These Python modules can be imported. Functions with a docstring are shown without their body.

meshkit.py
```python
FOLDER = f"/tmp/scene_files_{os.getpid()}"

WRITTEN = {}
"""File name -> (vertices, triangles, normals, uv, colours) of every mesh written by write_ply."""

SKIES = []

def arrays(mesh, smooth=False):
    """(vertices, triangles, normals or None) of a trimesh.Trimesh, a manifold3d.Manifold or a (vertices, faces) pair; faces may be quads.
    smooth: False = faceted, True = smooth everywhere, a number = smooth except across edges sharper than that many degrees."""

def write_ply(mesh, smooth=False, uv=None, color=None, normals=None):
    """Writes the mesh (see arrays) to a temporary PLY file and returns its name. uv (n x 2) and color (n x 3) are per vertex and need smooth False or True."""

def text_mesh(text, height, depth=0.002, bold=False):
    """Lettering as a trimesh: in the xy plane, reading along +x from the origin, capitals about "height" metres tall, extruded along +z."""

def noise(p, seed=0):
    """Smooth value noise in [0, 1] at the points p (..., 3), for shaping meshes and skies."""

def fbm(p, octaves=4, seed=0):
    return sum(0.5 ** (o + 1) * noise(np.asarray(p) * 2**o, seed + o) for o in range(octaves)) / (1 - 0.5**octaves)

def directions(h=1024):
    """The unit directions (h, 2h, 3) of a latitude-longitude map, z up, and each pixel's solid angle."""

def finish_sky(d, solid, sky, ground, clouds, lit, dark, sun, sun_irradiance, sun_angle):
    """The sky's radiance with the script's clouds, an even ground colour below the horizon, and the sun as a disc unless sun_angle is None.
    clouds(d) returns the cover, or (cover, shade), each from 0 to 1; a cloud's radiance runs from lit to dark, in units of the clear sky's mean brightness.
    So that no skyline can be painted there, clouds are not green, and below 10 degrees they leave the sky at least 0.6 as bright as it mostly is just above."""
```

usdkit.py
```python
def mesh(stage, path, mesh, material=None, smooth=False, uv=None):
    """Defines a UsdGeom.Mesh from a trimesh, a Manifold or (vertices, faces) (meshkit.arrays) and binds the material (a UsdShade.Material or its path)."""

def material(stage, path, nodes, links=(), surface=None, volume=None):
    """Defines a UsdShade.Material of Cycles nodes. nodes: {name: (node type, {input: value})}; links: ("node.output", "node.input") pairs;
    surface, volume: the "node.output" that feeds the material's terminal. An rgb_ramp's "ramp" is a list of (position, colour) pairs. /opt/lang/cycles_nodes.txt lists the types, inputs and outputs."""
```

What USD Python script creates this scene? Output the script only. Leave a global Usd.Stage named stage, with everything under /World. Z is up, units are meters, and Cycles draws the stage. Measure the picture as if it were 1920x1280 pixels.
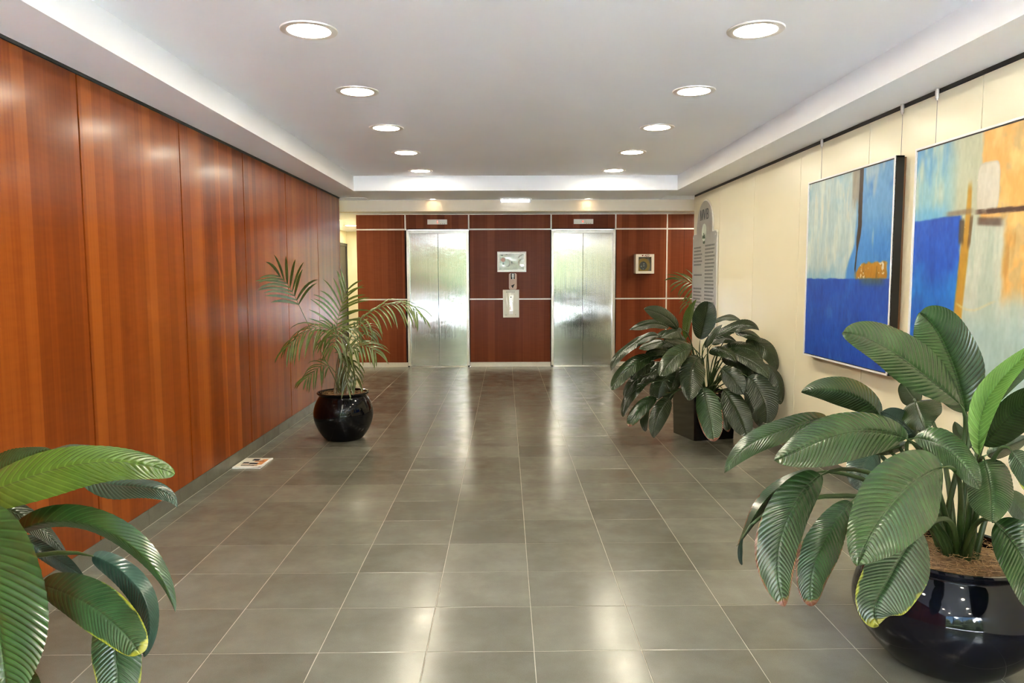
import math, random
import numpy as np, trimesh, manifold3d as mf
from scipy.interpolate import CubicSpline
import usdkit, meshkit
from pxr import Usd, UsdGeom, UsdLux, UsdShade, Gf, Sdf, Vt

random.seed(7); RNG = np.random.default_rng(11)
stage = Usd.Stage.CreateInMemory()
UsdGeom.SetStageUpAxis(stage, 'Z'); UsdGeom.SetStageMetersPerUnit(stage, 1.0)
UsdGeom.Xform.Define(stage, '/World'); UsdGeom.Scope.Define(stage, '/World/Looks')
T = Sdf.ValueTypeNames

# ------------------------------------------------------------------ camera, sky, exposure
EXPOSURE = 4.95
SKY = 1.7            # strength of the sky
SUN = 2.0           # irradiance of the sun on the forecourt
LAMP = 4.3          # radiance of the recessed lamps
pitch, yaw, roll, EYE = 0.086921, 0.009083, 0.003594, (0, 0, 1.4)
cf = np.array([math.sin(yaw)*math.cos(pitch), math.cos(yaw)*math.cos(pitch), -math.sin(pitch)])
cr = np.array([math.cos(yaw), -math.sin(yaw), 0]); cu = np.cross(cr, cf)
cr, cu = cr*math.cos(roll)-cu*math.sin(roll), cu*math.cos(roll)+cr*math.sin(roll)
cam = UsdGeom.Camera.Define(stage, '/World/camera')
cam.AddTransformOp().Set(Gf.Matrix4d(*cr, 0, *cu, 0, *(-cf), 0, *EYE, 1))
cam.CreateHorizontalApertureAttr(36.0); cam.CreateVerticalApertureAttr(24.0)
cam.CreateFocalLengthAttr(36.0*1375.528/1920); cam.CreateClippingRangeAttr(Gf.Vec2f(0.05, 500)); cam.CreateExposureAttr(EXPOSURE)

def mat(name, nodes, links=(), surface='p.BSDF'):
    return usdkit.material(stage, '/World/Looks/'+name, nodes, links, surface=surface)

dome = UsdLux.DomeLight.Define(stage, '/World/sky'); dome.CreateIntensityAttr(1.0)
sky = mat('sky_material', {'s': ('sky_texture', {'sky_type': 'hosek_wilkie', 'sun_direction': (0.35, 0.75, 0.62), 'turbidity': 2.6, 'ground_albedo': 0.3}),
    'tc': ('texture_coordinate', {}), 'm': ('mapping', {'scale': (1.6, 1.6, 4.0)}), 'n': ('noise_texture', {'scale': 2.2, 'detail': 6.0, 'roughness': 0.6}),
    'r': ('rgb_ramp', {'ramp': [(0, (0, 0, 0)), (0.56, (0, 0, 0)), (0.72, (1, 1, 1)), (1, (1, 1, 1))]}),
    'x': ('mix_color', {'b': (9, 9, 9.2)}), 'b': ('background_shader', {'strength': SKY})},
    [('tc.generated', 'm.vector'), ('m.vector', 'n.vector'), ('n.fac', 'r.fac'), ('r.color', 'x.fac'), ('s.color', 'x.a'), ('x.result', 'b.color')], surface='b.background')
UsdShade.MaterialBindingAPI.Apply(dome.GetPrim()).Bind(sky)
sun = UsdLux.DistantLight.Define(stage, '/World/sun'); sun.CreateIntensityAttr(SUN); sun.CreateAngleAttr(0.6); sun.CreateNormalizeAttr(True); sun.CreateColorAttr(Gf.Vec3f(.94, .98, 1.0))
sun.AddRotateXYZOp().Set(Gf.Vec3f(28, 12, 0))      # high, before the entrance behind the camera

# ------------------------------------------------------------------ helpers
USED = {}
def numbered(parent, name):
    k = USED.get((parent, name), 0); USED[(parent, name)] = k+1
    return name if k == 0 else '%s_%03d' % (name, k)
def path_of(parent): return '/World' if parent is None else str(parent.GetPath())
def tag(o, label=None, cat=None, group=None, kind=None):
    for k, v in (('label', label), ('category', cat), ('group', group), ('kind', kind)):
        if v: o.SetCustomDataByKey(k, v)
    return o
def obj(name, mesh, m, parent=None, smooth=False, uv=None):
    pp = path_of(parent); p = pp+'/'+numbered(pp, name)
    return usdkit.mesh(stage, p, mesh, m, smooth=smooth, uv=uv).GetPrim()
def tagstuff(*a): return tag(obj(*a), kind='stuff')
def holder(name, loc=(0, 0, 0), rz=0, parent=None):
    pp = path_of(parent); x = UsdGeom.Xform.Define(stage, pp+'/'+numbered(pp, name))
    x.AddTranslateOp().Set(Gf.Vec3d(*map(float, loc))); x.AddRotateZOp().Set(float(rz)); return x.GetPrim()
def thing(name, label, cat, loc=(0, 0, 0), rz=0, group=None): return tag(holder(name, loc, rz), label, cat, group)
def struct(name): return tag(holder(name), kind='structure')
def dup(src, label, loc, rz=0, group=None):
    r = holder(src.GetName().rstrip('0123456789').rstrip('_'), loc, rz)
    r.GetReferences().AddInternalReference(src.GetPath()); r.SetInstanceable(True)
    was = src.GetCustomData()
    return tag(r, label, was['category'], group or was.get('group'))
cat_ = trimesh.util.concatenate
def box(x0, x1, y0, y1, z0, z1, b=0.0):
    if b <= 0:
        m = trimesh.creation.box([x1-x0, y1-y0, z1-z0]); m.apply_translation([(x0+x1)/2, (y0+y1)/2, (z0+z1)/2]); return m
    return chbox(x0, x1, y0, y1, z0, z1, b)
def chbox(x0, x1, y0, y1, z0, z1, b):          # a box with chamfered edges
    P = []
    for sx in (0, 1):
        for sy in (0, 1):
            for sz in (0, 1):
                c = np.array([(x0, x1)[sx], (y0, y1)[sy], (z0, z1)[sz]]); s = np.array([1-2*sx, 1-2*sy, 1-2*sz])
                for k in range(3):
                    d = np.ones(3)*b; d[k] = 0; P.append(c+s*d)
    return trimesh.convex.convex_hull(np.array(P))
def lathe(prof, n=72): return trimesh.creation.revolve(np.array(prof, float), sections=n)
def cyl(p, q, r, n=16):
    p, q = np.array(p, float), np.array(q, float)
    return trimesh.creation.cylinder(radius=r, segment=[p, q], sections=n)
def tube(P, r, n=7):
    P = np.asarray(P, float); r = np.broadcast_to(r, len(P)); t = np.gradient(P, axis=0); t /= np.linalg.norm(t, axis=1)[:, None]+1e-12
    a = np.array([0.31, 0.2, 0.93]); V = []; F = []
    for i in range(len(P)):
        s = np.cross(t[i], a); s /= np.linalg.norm(s); w = np.cross(t[i], s)
        for k in range(n):
            th = 2*math.pi*k/n; V.append(P[i]+r[i]*(math.cos(th)*s+math.sin(th)*w))
    for i in range(len(P)-1):
        for k in range(n):
            a0, b0 = i*n+k, i*n+(k+1) % n; F += [(a0, b0, b0+n), (a0, b0+n, a0+n)]
    c0, c1 = len(V), len(V)+1; V += [P[0], P[-1]]; e = (len(P)-1)*n
    for k in range(n): F += [(c0, (k+1) % n, k), (c1, e+k, e+(k+1) % n)]
    m = trimesh.Trimesh(V, F, process=False); m.fix_normals(); return m
def rounded_prism(poly, d): return trimesh.creation.extrude_polygon(poly, d, engine='earcut')
def place(m, o, X, Y, Z):                        # local axes to world axes
    M = np.eye(4); M[:3, 0], M[:3, 1], M[:3, 2], M[:3, 3] = X, Y, Z, o; m = m.copy(); m.apply_transform(M); return m

# ------------------------------------------------------------------ materials
def plain(name, col, rough=0.5, **k): return mat(name, {'p': ('principled_bsdf', {'base_color': col, 'roughness': rough, **k})})
def painted(name, col, rough, amt=0.04, sc=3.0, bump=0.0, bsc=120.0, **k):
    lo, hi = [c*(1-amt) for c in col], [min(1, c*(1+amt)) for c in col]
    return mat(name, {'g': ('geometry', {}), 'n': ('noise_texture', {'scale': sc, 'detail': 4.0}), 'r': ('rgb_ramp', {'ramp': [(0.3, lo), (0.7, hi)]}),
        'n2': ('noise_texture', {'scale': bsc, 'detail': 3.0}), 'b': ('bump', {'strength': bump, 'distance': 0.002}), 'p': ('principled_bsdf', {'roughness': rough, **k})},
        [('g.position', 'n.vector'), ('g.position', 'n2.vector'), ('n.fac', 'r.fac'), ('r.color', 'p.base_color'), ('n2.fac', 'b.height'), ('b.normal', 'p.normal')])
def wood(name, axis, stops, rough, strip=0.085, shift=0.0, coat=0.22):
    return mat(name, {'g': ('geometry', {}), 's': ('separate_xyz', {}),
        'wz': ('noise_texture', {'scale': 0.35, 'detail': 1.0}), 'wm': ('math', {'math_type': 'multiply_add', 'value2': 0.05, 'value3': shift}), 'wa': ('math', {'math_type': 'add'}),
        'd': ('math', {'math_type': 'divide', 'value2': strip}), 'f': ('math', {'math_type': 'floor'}), 'w': ('white_noise_texture', {'dimensions': '1D'}),
        'd2': ('math', {'math_type': 'divide', 'value2': strip*3.3}), 'f2': ('math', {'math_type': 'floor'}), 'w2': ('white_noise_texture', {'dimensions': '1D'}),
        'c': ('combine_xyz', {}), 'm1': ('mapping', {'scale': (85, 85, 0.9)}), 'n1': ('noise_texture', {'scale': 1.0, 'detail': 5.0, 'roughness': 0.65}),
        'm2': ('mapping', {'scale': (9, 9, 46)}), 'n2': ('noise_texture', {'scale': 1.0, 'detail': 2.0}),
        'a1': ('math', {'math_type': 'multiply', 'value2': 0.38}), 'a2': ('math', {'math_type': 'multiply_add', 'value2': 0.26}), 'a3': ('math', {'math_type': 'multiply_add', 'value2': 0.40}), 'a4': ('math', {'math_type': 'multiply_add', 'value2': 0.14}),
        'r': ('rgb_ramp', {'ramp': stops}), 'b': ('bump', {'strength': 0.025, 'distance': 0.0008}),
        'p': ('principled_bsdf', {'roughness': rough, 'coat_weight': coat, 'coat_roughness': rough*0.66, 'specular_ior_level': 0.12})},
        [('g.position', 's.vector'), ('g.position', 'wz.vector'), ('wz.fac', 'wm.value1'), ('s.'+axis, 'wa.value1'), ('wm.value', 'wa.value2'), ('wa.value', 'd.value1'), ('d.value', 'f.value1'), ('f.value', 'w.w'),
         ('wa.value', 'd2.value1'), ('d2.value', 'f2.value1'), ('f2.value', 'w2.w'), ('g.position', 'm1.vector'), ('m1.vector', 'n1.vector'), ('g.position', 'm2.vector'), ('m2.vector', 'n2.vector'),
         ('w.value', 'a1.value1'), ('w2.value', 'a2.value1'), ('a1.value', 'a2.value3'), ('n1.fac', 'a3.value1'), ('a2.value', 'a3.value3'), ('n2.fac', 'a4.value1'), ('a3.value', 'a4.value3'),
         ('a4.value', 'r.fac'), ('r.color', 'p.base_color'), ('n1.fac', 'b.height'), ('b.normal', 'p.normal')])

CEIL = painted('ceiling_paint', (0.86, 0.87, 0.90), 0.7, 0.015, 1.5, 0.05)
LOBBY_CEIL = painted('cream_beam_paint', (0.80, 0.72, 0.58), 0.7, 0.02, 1.5, 0.05)
CREAM = painted('cream_laminate', (0.86, 0.80, 0.60), 0.25, 0.02, 1.2, 0.03, 60, specular_ior_level=0.45)
CREAM_WALL = painted('cream_wall_paint', (0.78, 0.71, 0.50), 0.6, 0.02)
WHITE_GAP = plain('shadow_joint', (0.42, 0.39, 0.31), 0.6)
WOOD_L = wood('red_brown_veneer', 'y', [(0.25, (0.150, 0.028, 0.0034)), (0.55, (0.232, 0.047, 0.0055)), (0.85, (0.320, 0.080, 0.010))], 0.27)
WOOD_E = wood('dark_red_veneer', 'x', [(0.25, (0.100, 0.022, 0.009)), (0.55, (0.180, 0.041, 0.016)), (0.85, (0.26, 0.068, 0.026))], 0.33, 0.11, 3.0, 0.03)
REVEAL = plain('dark_wood_reveal', (0.010, 0.003, 0.002), 0.8)
DARK = plain('dark_recess', (0.030, 0.029, 0.026), 0.6)
ALU = painted('brushed_aluminium', (0.72, 0.69, 0.65), 0.34, 0.04, 40, metallic=0.85)
ALU_WHITE = painted('pale_aluminium', (0.80, 0.77, 0.73), 0.42, 0.03, 40, metallic=0.35)
GREYMETAL = painted('sign_metal', (0.50, 0.49, 0.45), 0.38, 0.03, 20, metallic=0.7)
GROUT = painted('grout', (0.33, 0.30, 0.25), 0.8, 0.08, 30)
BLACK_GLAZE = plain('black_glaze', (0.0012, 0.0015, 0.0035), 0.045, specular_ior_level=0.36)
STEEL = mat('brushed_steel', {'g': ('geometry', {}), 'm': ('mapping', {'scale': (5, 5, 7.5)}), 'n': ('noise_texture', {'scale': 1.0, 'detail': 2.5, 'roughness': 0.45}),
    'm2': ('mapping', {'scale': (800, 800, 0.4)}), 'n2': ('noise_texture', {'scale': 1.0, 'detail': 2.0}), 'b': ('bump', {'strength': 1.0, 'distance': 0.0009}), 'b2': ('bump', {'strength': 0.55, 'distance': 0.0003}),
    'p': ('principled_bsdf', {'base_color': (0.78, 0.78, 0.75), 'metallic': 1.0, 'roughness': 0.08})},
    [('g.position', 'm.vector'), ('m.vector', 'n.vector'), ('g.position', 'm2.vector'), ('m2.vector', 'n2.vector'), ('n.fac', 'b.height'), ('n2.fac', 'b2.height'), ('b.normal', 'b2.normal'), ('b2.normal', 'p.normal')])
SX, X0, SY, Y0 = 0.405074, 0.102983, 0.374597, 2.648729      # tile grid
TILE = mat('grey_porcelain', {'g': ('geometry', {}), 's': ('separate_xyz', {}),
    'x1': ('math', {'math_type': 'subtract', 'value2': X0}), 'x2': ('math', {'math_type': 'divide', 'value2': SX}), 'x3': ('math', {'math_type': 'floor'}),
    'y1': ('math', {'math_type': 'subtract', 'value2': Y0}), 'y2': ('math', {'math_type': 'divide', 'value2': SY}), 'y3': ('math', {'math_type': 'floor'}),
    'c': ('combine_xyz', {}), 'w': ('white_noise_texture', {'dimensions': '3D'}), 'n': ('noise_texture', {'scale': 5.0, 'detail': 5.0, 'roughness': 0.6}), 'n3': ('noise_texture', {'scale': 260.0, 'detail': 3.0}),
    'a1': ('math', {'math_type': 'multiply', 'value2': 0.40}), 'a2': ('math', {'math_type': 'multiply_add', 'value2': 0.28}), 'a3': ('math', {'math_type': 'multiply_add', 'value2': 0.42}),
    'r': ('rgb_ramp', {'ramp': [(0.25, (0.098, 0.095, 0.074)), (0.6, (0.140, 0.137, 0.110)), (0.95, (0.190, 0.186, 0.152))]}),
    'rr': ('map_range', {'from_min': 0.3, 'from_max': 0.7, 'to_min': 0.17, 'to_max': 0.24}), 'b': ('bump', {'strength': 0.03, 'distance': 0.0006}),
    'p': ('principled_bsdf', {'specular_ior_level': 0.46})},
    [('g.position', 's.vector'), ('s.x', 'x1.value1'), ('x1.value', 'x2.value1'), ('x2.value', 'x3.value1'), ('s.y', 'y1.value1'), ('y1.value', 'y2.value1'), ('y2.value', 'y3.value1'),
     ('x3.value', 'c.x'), ('y3.value', 'c.y'), ('c.vector', 'w.vector'), ('g.position', 'n.vector'), ('g.position', 'n3.vector'), ('w.value', 'a1.value1'), ('n.fac', 'a2.value1'), ('a1.value', 'a2.value3'),
     ('n3.fac', 'a3.value1'), ('a2.value', 'a3.value3'), ('a3.value', 'r.fac'), ('r.color', 'p.base_color'), ('n.fac', 'rr.value'), ('rr.result', 'p.roughness'), ('n3.fac', 'b.height'), ('b.normal', 'p.normal')])
LAMP_GLOW = mat('lamp_diffuser', {'e': ('emission', {'color': (1.0, 0.90, 0.69), 'strength': LAMP})}, surface='e.emission')
SPOT_GLOW = mat('spot_diffuser', {'e': ('emission', {'color': (1.0, 0.74, 0.46), 'strength': LAMP*0.45})}, surface='e.emission')
BAR_GLOW = mat('light_bar_diffuser', {'e': ('emission', {'color': (0.95, 0.97, 1.0), 'strength': 0.08})}, surface='e.emission')
RED_GLOW = mat('red_indicator', {'e': ('emission', {'color': (1.0, 0.08, 0.05), 'strength': 0.10})}, surface='e.emission')
PANE = mat('window_glass', {'f': ('fresnel', {'IOR': 1.5}), 't': ('transparent_bsdf', {'color': (0.93, 0.95, 0.94)}), 'g': ('glossy_bsdf', {'roughness': 0.0, 'color': (1, 1, 1)}), 'm': ('mix_closure', {})},
    [('f.fac', 'm.fac'), ('t.BSDF', 'm.closure1'), ('g.BSDF', 'm.closure2')], surface='m.closure')
def leaf_mat(name, lo, hi, under, edge=None, rough=0.20, trans=0.10, tip=None, spec=0.6):
    ec = edge or hi
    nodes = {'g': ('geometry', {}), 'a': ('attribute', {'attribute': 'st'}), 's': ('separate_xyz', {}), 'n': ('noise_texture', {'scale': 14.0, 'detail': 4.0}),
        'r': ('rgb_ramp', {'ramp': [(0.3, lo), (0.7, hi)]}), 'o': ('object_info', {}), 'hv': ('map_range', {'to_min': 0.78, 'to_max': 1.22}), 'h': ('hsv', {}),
        'v1': ('math', {'math_type': 'pingpong', 'value2': 0.5}), 'v2': ('map_range', {'clamp': True, 'from_min': 0.0, 'from_max': 0.16, 'to_min': 0.35, 'to_max': 0.0}), 'vx': ('mix_color', {'b': [min(1, c*2.1) for c in hi]}),  # veins tinted paler, with the bright valley reflections put into the colour
        'n2': ('noise_texture', {'scale': 26.0, 'detail': 3.0}), 'e1': ('math', {'math_type': 'multiply_add', 'value2': 0.34}), 'er': ('rgb_ramp', {'ramp': [(0, (0, 0, 0)), (0.985, (0, 0, 0)), (1.0, (1, 1, 1))]}),
        'em': ('math', {'math_type': 'subtract', 'value2': 0.1}), 'em2': ('map_range', {'clamp': True, 'from_min': 0.965, 'from_max': 1.03}), 'x': ('mix_color', {'b': ec}),
        'tm': ('map_range', {'clamp': True, 'from_min': 0.975, 'from_max': 1.015}), 'x3': ('mix_color', {'b': tip or ec}),
        'x2': ('mix_color', {'b': under}), 'p': ('principled_bsdf', {'roughness': rough, 'specular_ior_level': spec, 'coat_weight': spec*.7, 'coat_roughness': 0.13}),
        't': ('translucent_bsdf', {}), 'm': ('mix_closure', {'fac': trans})}
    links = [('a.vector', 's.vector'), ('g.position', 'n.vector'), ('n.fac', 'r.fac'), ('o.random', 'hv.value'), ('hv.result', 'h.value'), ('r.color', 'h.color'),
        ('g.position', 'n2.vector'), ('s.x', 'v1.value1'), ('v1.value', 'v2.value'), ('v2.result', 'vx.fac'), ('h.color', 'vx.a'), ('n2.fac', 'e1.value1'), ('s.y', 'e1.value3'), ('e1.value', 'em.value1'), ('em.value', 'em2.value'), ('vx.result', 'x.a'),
        ('em.value', 'tm.value'), ('x.result', 'x3.a'), ('x3.result', 'x2.a'), ('g.backfacing', 'x2.fac'), ('x2.result', 'p.base_color'), ('x2.result', 't.color'), ('p.BSDF', 'm.closure1'), ('t.BSDF', 'm.closure2')]
    if edge: links += [('em2.result', 'x.fac')]
    else: nodes['x'][1]['fac'] = 0.0
    if tip: links += [('tm.result', 'x3.fac')]
    else: nodes['x3'][1]['fac'] = 0.0
    return mat(name, nodes, links, surface='m.closure')
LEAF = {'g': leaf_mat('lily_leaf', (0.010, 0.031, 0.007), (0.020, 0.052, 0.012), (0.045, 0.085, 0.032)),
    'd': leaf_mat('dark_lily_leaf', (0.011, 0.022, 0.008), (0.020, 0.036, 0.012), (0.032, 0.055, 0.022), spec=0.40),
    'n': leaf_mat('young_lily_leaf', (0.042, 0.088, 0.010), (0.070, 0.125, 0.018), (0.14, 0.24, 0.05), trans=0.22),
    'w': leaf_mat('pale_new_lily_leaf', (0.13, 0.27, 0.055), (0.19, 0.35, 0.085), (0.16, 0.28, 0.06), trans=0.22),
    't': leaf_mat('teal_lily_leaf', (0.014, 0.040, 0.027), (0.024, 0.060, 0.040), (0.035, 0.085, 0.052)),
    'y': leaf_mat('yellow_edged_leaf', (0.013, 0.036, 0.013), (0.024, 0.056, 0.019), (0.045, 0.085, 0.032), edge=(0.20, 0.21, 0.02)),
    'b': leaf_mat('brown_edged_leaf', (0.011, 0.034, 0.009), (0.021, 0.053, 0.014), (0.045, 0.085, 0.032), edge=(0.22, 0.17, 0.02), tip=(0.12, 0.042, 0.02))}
PETIOLE = painted('leaf_stalk_green', (0.030, 0.062, 0.014), 0.36, 0.3, 12)
PETIOLE_NEW = painted('young_stalk_green', (0.10, 0.19, 0.03), 0.40, 0.2, 12)
PALM_LEAF = leaf_mat('palm_leaflet', (0.048, 0.080, 0.011), (0.110, 0.150, 0.024), (0.11, 0.17, 0.05), rough=0.38, trans=0.2)
PALM_STALK = painted('palm_stalk', (0.11, 0.12, 0.035), 0.5, 0.3, 25)
PALM_CANE = painted('palm_cane', (0.30, 0.25, 0.18), 0.7, 0.35, 40)
COIR = painted('coir_fibre', (0.215, 0.125, 0.058), 0.9, 0.45, 45, 0.9, 160)
COIR_LIGHT = painted('coir_strand', (0.33, 0.20, 0.095), 0.85, 0.4, 60)

# ------------------------------------------------------------------ the setting
XL, XR, ZS, ZC = -2.03, 2.304, 2.385, 2.552
YE, YL, YR, YG = 11.5, 9.13, 9.01, -3.2       # elevator wall, ends of the two side walls, entrance glazing
XA, XB = -3.36, 4.4                            # lobby side walls
# floor: grout bed, tiles one by one, the farthest ones joined
fl = struct('floor')
obj('grout_bed', cat_([box(XL-0.02, XR+0.02, YG, YR+.02, -0.06, -0.0012), box(XA, XB, YR+.02, YE+0.02, -0.06, -0.0012), box(XA, -2.30, YE+0.02, 15.7, -0.06, -0.0012)]), GROUT, fl)
def clip_tile(i, j, x0, x1, y0, y1):
    a, b = max(X0+SX*i, x0), min(X0+SX*(i+1), x1); c, d = max(Y0+SY*j, y0), min(Y0+SY*(j+1), y1)
    return (a, b, c, d) if b-a > 0.02 and d-c > 0.02 else None
cells = []
for j in range(-16, 36):
    for i in range(-10, 12):
        for rect in ((XL, XR, YG, YR), (XA, XB, YR, YE), (XA, -2.30, YE, 15.7)):
            t = clip_tile(i, j, *rect)
            if t: cells.append(t)
def seen(t): return t[3] > 2.27 and -2.45 < (t[0]+t[1])/2*min(1, 9.0/t[3]) < 2.45 and t[3] < 11.6
near = sorted([t for t in cells if seen(t)], key=lambda t: (t[2]+t[3])/2)
near, rest = near[:300], near[300:]+[t for t in cells if not seen(t)]
G = 0.0016
def tile_mesh(t):
    a, b, c, d = t[0]+G, t[1]-G, t[2]+G, t[3]-G; e = 0.0012; z = np.array([0, 0, 0, 0.])+RNG.uniform(-1, 1)*0.00015
    sl = RNG.uniform(-0.00055, 0.00055, 2); cx, cy = (a+b)/2, (c+d)/2
    def P(x, y, zz): return (x, y, zz+(x-cx)*sl[0]+(y-cy)*sl[1])
    V = [P(a+e, c+e, 0), P(b-e, c+e, 0), P(b-e, d-e, 0), P(a+e, d-e, 0), P(a, c, -e), P(b, c, -e), P(b, d, -e), P(a, d, -e), (a, c, -.012), (b, c, -.012), (b, d, -.012), (a, d, -.012)]
    F = [(0, 1, 2, 3)]+[(k+4, (k+1) % 4+4, (k+1) % 4, k) for k in range(4)]+[(k+8, (k+1) % 4+8, (k+1) % 4+4, k+4) for k in range(4)]
    F = np.array(F); return trimesh.Trimesh(V, np.vstack([F[:, [0, 1, 2]], F[:, [0, 2, 3]]]), process=False)
for t in near: obj('tile', tile_mesh(t), TILE, fl)
tag(obj('far_tile', cat_([tile_mesh(t) for t in rest]), TILE, fl), kind='stuff')

# ceiling: raised middle, dropped borders, lobby
ce = struct('ceiling')
CL, CR_, CE = -1.712, 1.968, 8.455
obj('raised_panel', box(CL-.05, CR_+.05, YG, CE+.05, ZC, ZC+0.08), CEIL, ce)
obj('dropped_border', box(XL-.3, CL, YG, YL, ZS, ZC+0.05), CEIL, ce)
obj('dropped_border', box(CR_, XR+.3, YG, YR+.0, ZS, ZC+0.05), CEIL, ce)
obj('dropped_border', box(CL, CR_, CE, 9.43, ZS, ZC+0.05), CEIL, ce)
obj('lobby_panel', cat_([box(XA-.1, XB+.1, 9.43, YE+.1, ZS-0.004, ZS+0.12), box(XA-.1, -2.2, YE+.1, 15.8, ZS-0.004, ZS+.12), box(XA-.1, XL-.3, 9.0, 9.43, ZS-.004, ZS+.12), box(XR+.3, XB+.1, 8.8, 9.43, ZS-.004, ZS+.12), box(XL-.3, CL, YL, 9.43, ZS-.004, ZS+.12), box(CR_, XR+.3, YR, 9.43, ZS-.004, ZS+.12)]), CEIL, ce)
tag(obj('beam', box(XA-.1, XB+.1, 9.432, 9.60, 2.238, ZS+.02, .003), LOBBY_CEIL, ce), 'cream painted beam hanging before the lift lobby')

# left wall: veneer panels with open joints, dark head angle, tile skirting
wl = struct('wall_left')
obj('backing', box(XL-0.28, XL-0.016, YG, YL-0.01, 0, 2.372), REVEAL, wl)
JL = [YG, -1.93, -0.82, 0.29, 1.39, 2.49, 3.594, 4.687, 5.800, 6.903, 8.037, YL]
for a, b in zip(JL, JL[1:]): obj('panel', box(XL-0.018, XL, a+0.0065, b-0.0065, 0.096, 2.368, 0.0012), WOOD_L, wl)
obj('end_return', box(XL-0.28, XL-0.001, YL-0.011, YL, 0, 2.38, 0.001), CREAM_WALL, wl)
tag(obj('head_angle', box(XL-0.02, XL+0.005, YG, YL, 2.370, ZS), DARK, wl), 'dark grey angle along the top of the panels')
sk = holder('baseboard_left'); tag(sk, kind='structure')
k = YG
while k < YL-0.02:
    e = min(k+SX*1.0, YL); obj('tile', box(XL-0.016, XL-0.002, k+.001, e-.001, 0.001, 0.0935, 0.001), TILE, sk); k = e
# right wall: cream laminate panels, dark picture rail
wr = struct('wall_right')
obj('backing', box(XR+0.014, XR+0.26, YG, YR-0.008, 0, 2.368), WHITE_GAP, wr)
JR = [YG, -1.90, -0.80, 0.30, 1.40, 2.50, 3.60, 4.70, 5.78, 6.84, 7.93, YR]
for a, b in zip(JR, JR[1:]): obj('panel', box(XR, XR+0.016, a+0.003, b-0.003, 0.10, 2.362, 0.001), CREAM, wr)
obj('end_return', box(XR+0.001, XR+0.26, YR-0.009, YR, 0, 2.36, 0.001), CREAM_WALL, wr)
tag(obj('picture_rail', box(XR-0.004, XR+0.02, YG, YR-0.03, 2.364, ZS), DARK, wr), 'dark picture rail along the top of the panels')
sk = holder('baseboard_right'); tag(sk, kind='structure'); k = YG
while k < YR-0.02:
    e = min(k+SX, YR); obj('tile', box(XR+0.001, XR+0.014, k+.001, e-.001, 0.001, 0.0985, 0.001), TILE, sk); k = e

# elevator wall
wb = struct('wall_back')
obj('backing', cat_([box(-2.301, -1.53, YE+.02, YE+.3, 0, ZS), box(-0.56, 0.72, YE+.02, YE+.3, 0, ZS), box(1.72, XB, YE+.02, YE+.3, 0, ZS), box(-1.53, -.56, YE+.02, YE+.3, 2.15, ZS), box(.72, 1.72, YE+.02, YE+.3, 2.15, ZS)]), REVEAL, wb)
obj('end_return', box(-2.304, -2.301, YE, 15.7, 0, ZS), CREAM_WALL, wb)
rows = [(0.075, 1.052), (1.077, 2.136), (2.158, 2.370)]
colsE = [(-2.301, -1.5575), (-0.548, 0.706), (1.737, 2.517), (2.535, 3.46), (3.48, XB)]
for a, b in colsE:
    for z0, z1 in rows: obj('panel', box(a, b, YE, YE+.02, z0, z1, 0.001), WOOD_E, wb)
for a, b in ((-1.5325, -0.573), (0.731, 1.712)): obj('panel', box(a, b, YE, YE+.02, 2.158, 2.370, 0.001), WOOD_E, wb)
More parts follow.
